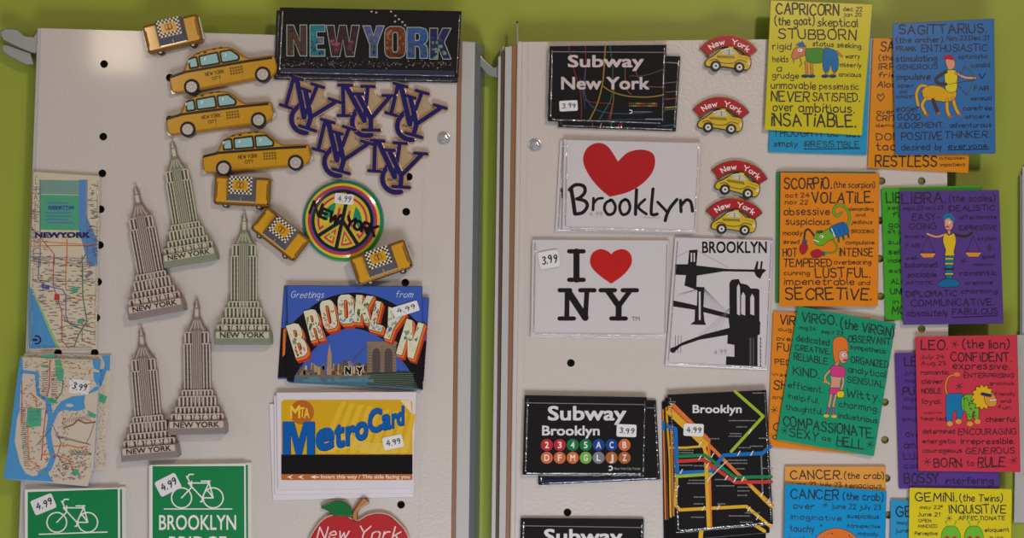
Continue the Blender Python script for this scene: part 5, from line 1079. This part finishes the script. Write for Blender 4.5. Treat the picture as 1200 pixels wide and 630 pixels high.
# Libra pair
zcard('bright green zodiac card peeking out left of the purple scales card', [(1032.7, 220), (1150.8, 216.8), (1149, 374), (1037.5, 374.8)], 0, (62, 166, 34), ink='g', frame=(1020, 190, 3.15),
      lines=[('LIBRA', 60, 170, 110, 148), ('sept', 62, 130, 160, 174), ('fl', 82, 104, 184, 202), ('gos', 68, 120, 218, 240), ('styl', 64, 120, 248, 262), ('sulk', 64, 130, 284, 302), ('self', 66, 130, 320, 340), ('indec', 66, 130, 354, 370), ('extr', 70, 130, 392, 408), ('ALO', 76, 130, 430, 448), ('UNR', 74, 130, 466, 486), ('in', 84, 104, 506, 522), ('MO', 80, 130, 532, 560)])
def libra(d, h):
    d.poly([(268, 200), (280, 188), (300, 190), (312, 212), (306, 222), (290, 205), (272, 214)], h+3*LY, M((20, 120, 160)))
    blob(d, [(274, 212), (290, 205), (304, 212), (304, 240), (292, 250), (276, 244)], h+LY, SK); d.poly(ell(288, 222, 7, 5), h+3*LY, WHITE); d.poly(ell(286, 222, 2.5, 2.5), h+4*LY, OUT); d.poly(ell(284, 238, 7, 3), h+3*LY, M((190, 60, 60)))
    d.stroke([(280, 264), (245, 275), (210, 264)], 7, h, SK, smooth=True); d.stroke([(305, 264), (345, 274), (375, 262)], 7, h, SK, smooth=True); d.stroke([(290, 245), (291, 262)], 9, h, SK)
    blob(d, [(274, 262), (291, 270), (308, 262), (316, 290), (308, 330), (310, 345), (276, 345), (278, 325), (268, 290)], h+LY, M((226, 190, 40)))
    blob(d, [(272, 345), (312, 345), (302, 395), (300, 430), (280, 430), (278, 395)], h+2*LY, M((20, 120, 150)), False)
    for y in (356, 374, 394, 412): d.stroke([(276, y), (306, y)], 5, h+4*LY, M((226, 190, 40)), cap=False)
    blob(d, [(250, 446), (275, 432), (310, 432), (328, 444), (320, 458), (260, 460)], h+2*LY, M((20, 110, 160)))
    for cx, y in ((212, 340), (380, 337)):
        for k in (-26, 26): d.stroke([(cx, y-66), (cx+k, y-4)], 1.6, h, OUT)
        d.poly([(cx-30, y-5), (cx+30, y-5), (cx+18, y+11), (cx-18, y+11)], h+LY, M((226, 150, 50))); d.stroke([(cx-30, y-5), (cx+30, y-5)], 2, h+2*LY, OUT)
    aster(d, 441, 316, 14, h, OUT); aster(d, 343, 364, 14, h, OUT); d.stroke([(302, 573), (470, 566)], 2.5, h, M(ZI['p']))
zcard('purple zodiac card with a figure holding two scale pans', [(1054, 223), (1170.8, 222.4), (1176, 379), (1058, 380.5)], 2.6, (88, 60, 140), ink='p', frame=(1020, 190, 3.15), sl=-.015, art=libra,
      lines=[('L^BRA.', 118, 278, 114, 152), ('(the scales)', 292, 460, 122, 146), ('sept.23-oct.23', 120, 268, 162, 176), ('^DEAL^ST^C', 290, 458, 160, 180), ('EASY-', 154, 256, 190, 214), ('affectionate', 330, 464, 196, 210), ('GO^NG', 144, 244, 226, 248), ('EXPRESSIVE', 328, 464, 234, 250), ('sincere', 126, 198, 268, 280), ('stylish', 396, 466, 274, 288), ('FAIR', 132, 184, 302, 316), ('well-', 132, 182, 346, 360), ('good', 412, 460, 340, 354),
             ('balanced', 128, 246, 370, 388), ('mediator', 378, 456, 372, 382), ('sociable', 136, 244, 406, 424), ('romantic', 332, 466, 400, 418), ('ARTISTIC', 132, 232, 440, 452), ('creative', 350, 450, 438, 452), ('D^PLOMAT^C', 134, 318, 476, 496), ('charming', 336, 468, 468, 484), ('COMMUN^CAT^VE.', 150, 456, 508, 532), ('absolutely', 134, 286, 546, 568), ('FABULOUS', 302, 470, 540, 562)])

# Virgo pair
zcard('orange zodiac card behind the teal one, showing along its left and bottom', [(906, 365), (1020, 371), (1009, 532.4), (899.6, 523.2)], 0, (226, 134, 30), ink='o', frame=(890, 350, 3.316), sl=.06,
      lines=[('V^RGO', 80, 200, 62, 98), ('aug.24', 74, 170, 110, 124), ('over', 66, 136, 144, 160), ('FUSSY', 70, 190, 172, 202), ('PEDAN', 62, 170, 234, 254), ('insec', 52, 130, 286, 298), ('SHY', 54, 140, 316, 350), ('and', 52, 98, 374, 388), ('C', 52, 78, 480, 510), ('a', 52, 72, 520, 545)], art=lambda d, h: aster(d, 58, 432, 14, h, OUT))
def lady(d, h):
    blob(d, [(285, 190), (290, 155), (318, 146), (340, 160), (345, 195), (338, 232), (312, 238), (296, 250), (288, 225)], h, M((226, 120, 40)))
    blob(d, [(312, 205), (336, 200), (344, 225), (334, 248), (316, 246), (308, 225)], h+2*LY, SK); d.poly(ell(328, 218, 9, 7), h+4*LY, M((226, 220, 226))); d.poly(ell(331, 218, 2.5, 3), h+5*LY, OUT); d.poly(ell(333, 238, 9, 4), h+4*LY, M((180, 40, 60)))
    d.stroke([(306, 240), (296, 262)], 11, h, SK)
    d.stroke([(282, 272), (258, 296), (256, 318), (272, 330)], 7, h, SK, smooth=True); d.stroke([(318, 275), (326, 320), (318, 352)], 7, h, SK, smooth=True)
    d.poly([(278, 298), (320, 300), (312, 325), (312, 350), (275, 350), (280, 325)], h, SK)
    blob(d, [(280, 262), (310, 260), (332, 270), (330, 300), (300, 302), (278, 296)], h+2*LY, M((214, 60, 130)))
    blob(d, [(274, 345), (310, 345), (312, 370), (270, 368)], h+2*LY, M((214, 60, 130)), False)
    d.stroke([(280, 368), (272, 410), (264, 445)], 8, h, SK, smooth=True); d.stroke([(298, 368), (288, 410), (286, 445)], 8, h, SK, smooth=True)
    for p in ([(268, 425), (263, 448)], [(287, 425), (286, 448)]): d.stroke(p, 8, h+LY, M((150, 90, 150)))
    for x, y in ((260, 454), (290, 456)): d.poly(ell(x, y, 11, 6), h+2*LY, M((226, 190, 40)))
    blob(d, [(302, 362), (325, 358), (328, 380), (304, 382)], h+4*LY, M((226, 200, 30))); d.poly([(245, 322), (262, 315), (268, 330)], h+4*LY, M((226, 150, 40)))
    aster(d, 98, 512, 14, h, OUT); aster(d, 430, 566, 14, h, OUT); d.stroke([(300, 572), (405, 584)], 2.5, h, OUT)
zcard('teal green zodiac card, turned clockwise, with a lady in tall orange hair', [(935, 358.4), (1049.8, 378.6), (1024, 534.5), (909.6, 515)], 2.6, (20, 150, 112), ink='t', frame=(890, 350, 3.316), sl=.14, art=lady,
      lines=[('V^RGO.', 164, 300, 52, 88, .1), ('(the V^RG^N)', 316, 522, 76, 112, .17), ('aug.24', 154, 218, 102, 116), ('sept 23', 240, 324, 118, 132, .1), ('OBSERVANT.', 344, 514, 140, 166, .08), ('dedicated', 146, 270, 140, 164), ('sympathetic', 354, 492, 176, 194), ('CREAT^VE.', 140, 274, 178, 198, .13), ('ORGAN^ZED', 356, 500, 222, 248), ('REL^ABLE.', 134, 268, 210, 236), ('analytical', 344, 490, 260, 284), ('K^ND.', 132, 232, 262, 294), ('SENSUAL', 342, 484, 300, 324),
             ('efficient.', 112, 246, 320, 344, .16), ('W^tty.', 338, 468, 350, 380, .13), ('helpful.', 116, 232, 366, 388, .16), ('charming.', 308, 462, 394, 418), ('thoughtful.', 104, 246, 408, 430), ('industrious.', 308, 464, 442, 462), ('COMPASS^ONATE.', 92, 444, 454, 492), ('SEXY', 118, 226, 500, 534, .16), ('as', 244, 276, 530, 548), ('HELL', 300, 404, 534, 568)])

# Leo pair
zcard('violet zodiac card half hidden behind the red lion card', [(1048.6, 413), (1165, 410), (1171.5, 572), (1053.4, 572.3)], 0, (88, 56, 142), ink='p', frame=(1035, 380, 3.15),
      lines=[('LEO', 80, 150, 118, 152), ('july', 80, 120, 172, 184), ('aug', 80, 116, 200, 212), ('PUS', 72, 140, 230, 260), ('dign', 76, 130, 268, 280), ('hand', 72, 130, 300, 314), ('smug', 72, 130, 342, 356), ('over', 84, 150, 390, 414), ('amb', 78, 140, 432, 456), ('LUS', 76, 140, 474, 498), ('con', 78, 140, 512, 530), ('BOSSY', 80, 204, 550, 586), ('interfering', 230, 405, 564, 588, -.005)])
def lion(d, h):
    d.stroke([(238, 262), (230, 230), (240, 195), (268, 184)], 5, h, M((226, 150, 50)), smooth=True); d.poly(ell(272, 184, 12, 8), h+LY, M((226, 130, 60)))
    blob(d, [(234, 262), (262, 256), (295, 260), (298, 318), (282, 348), (270, 345), (272, 322), (258, 322), (252, 358), (234, 355)], h, M((20, 120, 180)))
    blob(d, [(292, 268), (330, 258), (350, 290), (352, 345), (338, 348), (332, 322), (326, 350), (312, 350), (306, 322), (292, 315)], h, M((110, 180, 50)))
    rnd = random.Random(2)
    for i in range(20): d.poly(ell(rnd.uniform(298, 342), rnd.uniform(270, 340), 2.6, 2.6, 8), h+2*LY, OUT)
    mane = [(368+(44 if i % 2 else 34)*math.cos(i*math.pi/13), 268+(48 if i % 2 else 38)*math.sin(i*math.pi/13)) for i in range(26)]
    blob(d, mane, h+3*LY, M((230, 184, 30)), False)
    blob(d, [(375, 262), (405, 258), (418, 278), (415, 300), (390, 302), (376, 285)], h+5*LY, M((226, 150, 50))); d.stroke([(365, 256), (395, 262)], 9, h+7*LY, M((40, 50, 110))); d.stroke([(395, 280), (416, 278)], 5, h+7*LY, WHITE)
    for x, y in ((246, 366), (278, 358), (320, 366), (348, 358)): d.poly(ell(x, y, 11, 9), h+2*LY, M((226, 160, 60)))
    aster(d, 281, 228, 14, h, OUT); aster(d, 265, 72, 14, h, OUT); aster(d, 163, 506, 14, h, OUT); aster(d, 482, 502, 14, h, OUT); d.stroke([(350, 528), (454, 524)], 2.5, h, OUT)
zcard('red zodiac card with a yellow lion in sunglasses', [(1072.5, 394), (1192, 392), (1196, 553), (1076, 551.4)], 2.6, (206, 56, 76), ink='r', frame=(1035, 380, 3.15), art=lion,
      lines=[('LEO.', 140, 236, 56, 92), ('(the lion)', 294, 464, 56, 88), ('July 24', 140, 224, 112, 126), ('Aug.23', 140, 232, 136, 150), ('CONF^DENT.', 250, 474, 104, 136), ('expressive.', 258, 466, 138, 164, .01), ('romantic', 140, 242, 168, 184), ('ENTERPRIS^NG', 298, 482, 180, 196), ('clever', 142, 220, 200, 218), ('gracious.', 394, 484, 210, 222), ('NOBLE', 142, 214, 236, 254), ('friendly', 414, 486, 250, 262), ('loyal.', 144, 216, 274, 292), ('and', 434, 472, 276, 288), ('fun.', 426, 476, 298, 312),
             ('warm', 148, 216, 320, 330), ('hearted', 142, 230, 340, 354), ('cheerful.', 380, 490, 340, 358), ('determined', 146, 264, 386, 402), ('ENCOURAG^NG', 278, 492, 384, 406), ('energetic', 146, 268, 422, 438), ('irrepressible.', 288, 486, 420, 440), ('courageous', 146, 290, 456, 472), ('GENEROUS.', 304, 492, 454, 476), ('BORN', 188, 290, 494, 526), ('to', 310, 334, 500, 522), ('RULE', 350, 446, 490, 522)])

# Cancer pair
zcard('light orange zodiac card whose title strip shows above the blue crab card', [(919.5, 546), (1038, 546), (1036, 703), (917, 703)], 0, (226, 156, 70), ink='o', frame=(900, 530, 4),
      lines=[('CANCER.', 106, 344, 84, 124), ('(the crab)', 358, 544, 92, 122), ('june 22 july 23', 110, 346, 136, 160, .01), ('tenacious.', 362, 540, 142, 166)])
def crab(d, h):
    Oc = M((226, 116, 40)); p = ell(320, 460, 118, 105, 32); d.poly(p, h, Oc); d.stroke(p, 2, h+LY, OUT, closed=True); rnd = random.Random(3)
    for i in range(60):
        a = rnd.uniform(0, 6.28); r = rnd.uniform(0, 92); d.poly(ell(320+r*math.cos(a)*1.1, 460+r*math.sin(a), 3, 3, 8), h+LY, OUT)
    aster(d, 268, 246, 14, h, OUT); aster(d, 250, 342, 6, h, OUT)
zcard('sky blue zodiac card with an orange dotted crab, cut by the bottom edge', [(920, 566), (1039, 575), (1035, 725), (916, 716)], 2.6, (0, 146, 210), ink='b', frame=(900, 530, 4), sl=.03, art=crab,
      lines=[('CANCER', 106, 330, 170, 214), ('(the crab)', 352, 540, 186, 220), ('over', 120, 216, 234, 262), ('june 22 july 23', 300, 530, 238, 262), ('imaginative', 106, 344, 288, 312), ('suspicious', 372, 520, 286, 306), ('touchy', 104, 216, 338, 368), ('introspective', 372, 524, 334, 350), ('moody.', 420, 522, 370, 388), ('easily', 92, 190, 392, 412)])

# Gemini pair
zcard('pale blue zodiac card left of and beneath the yellow twins card', [(1043.7, 585), (1160, 588), (1158, 740), (1041, 738)], 0, (40, 150, 205), ink='b', frame=(900, 530, 4),
      lines=[('GEM', 602, 720, 252, 300), ('may 22', 604, 700, 320, 336), ('june 21', 598, 700, 356, 374)])
def twins(d, h):
    Gr = M((110, 190, 50))
    for x in (857, 965):
        blob(d, [(x-44, 385), (x-28, 352), (x, 344), (x+28, 352), (x+44, 385), (x+40, 430), (x, 460), (x-40, 430)], h, Gr)
        for k in (-1, 1): d.stroke([(x+k*14, 350), (x+k*22, 328)], 4, h, Gr); d.poly(ell(x+k*23, 325, 5, 5), h+LY, Gr); d.poly(ell(x+k*18, 402, 14, 12), h+2*LY, M((196, 90, 50))); d.poly(ell(x+k*18, 402, 6, 6), h+3*LY, OUT)
    aster(d, 850, 308, 15, h, OUT); aster(d, 815, 252, 6, h, OUT)
zcard('yellow zodiac card with two green twin heads, cut by the bottom edge', [(1065.7, 571), (1186, 572.5), (1184, 730), (1063, 728)], 2.6, (222, 204, 30), ink='y', frame=(900, 530, 4), art=twins,
      lines=[('GEM^N^.', 692, 884, 188, 228), ('(the Twins)', 900, 1098, 196, 228), ('may 22', 712, 808, 248, 264), ('INQU^S^T^VE', 852, 1114, 246, 284), ('June 21', 704, 804, 280, 298), ('AFFECT^ONATE', 894, 1110, 298, 316), ('OPEN', 706, 764, 312, 326), ('MINDED', 704, 794, 338, 352), ('eloquent', 1016, 1130, 352, 370), ('Perceptive', 688, 794, 370, 386), ('quick', 1040, 1104, 390, 404)])
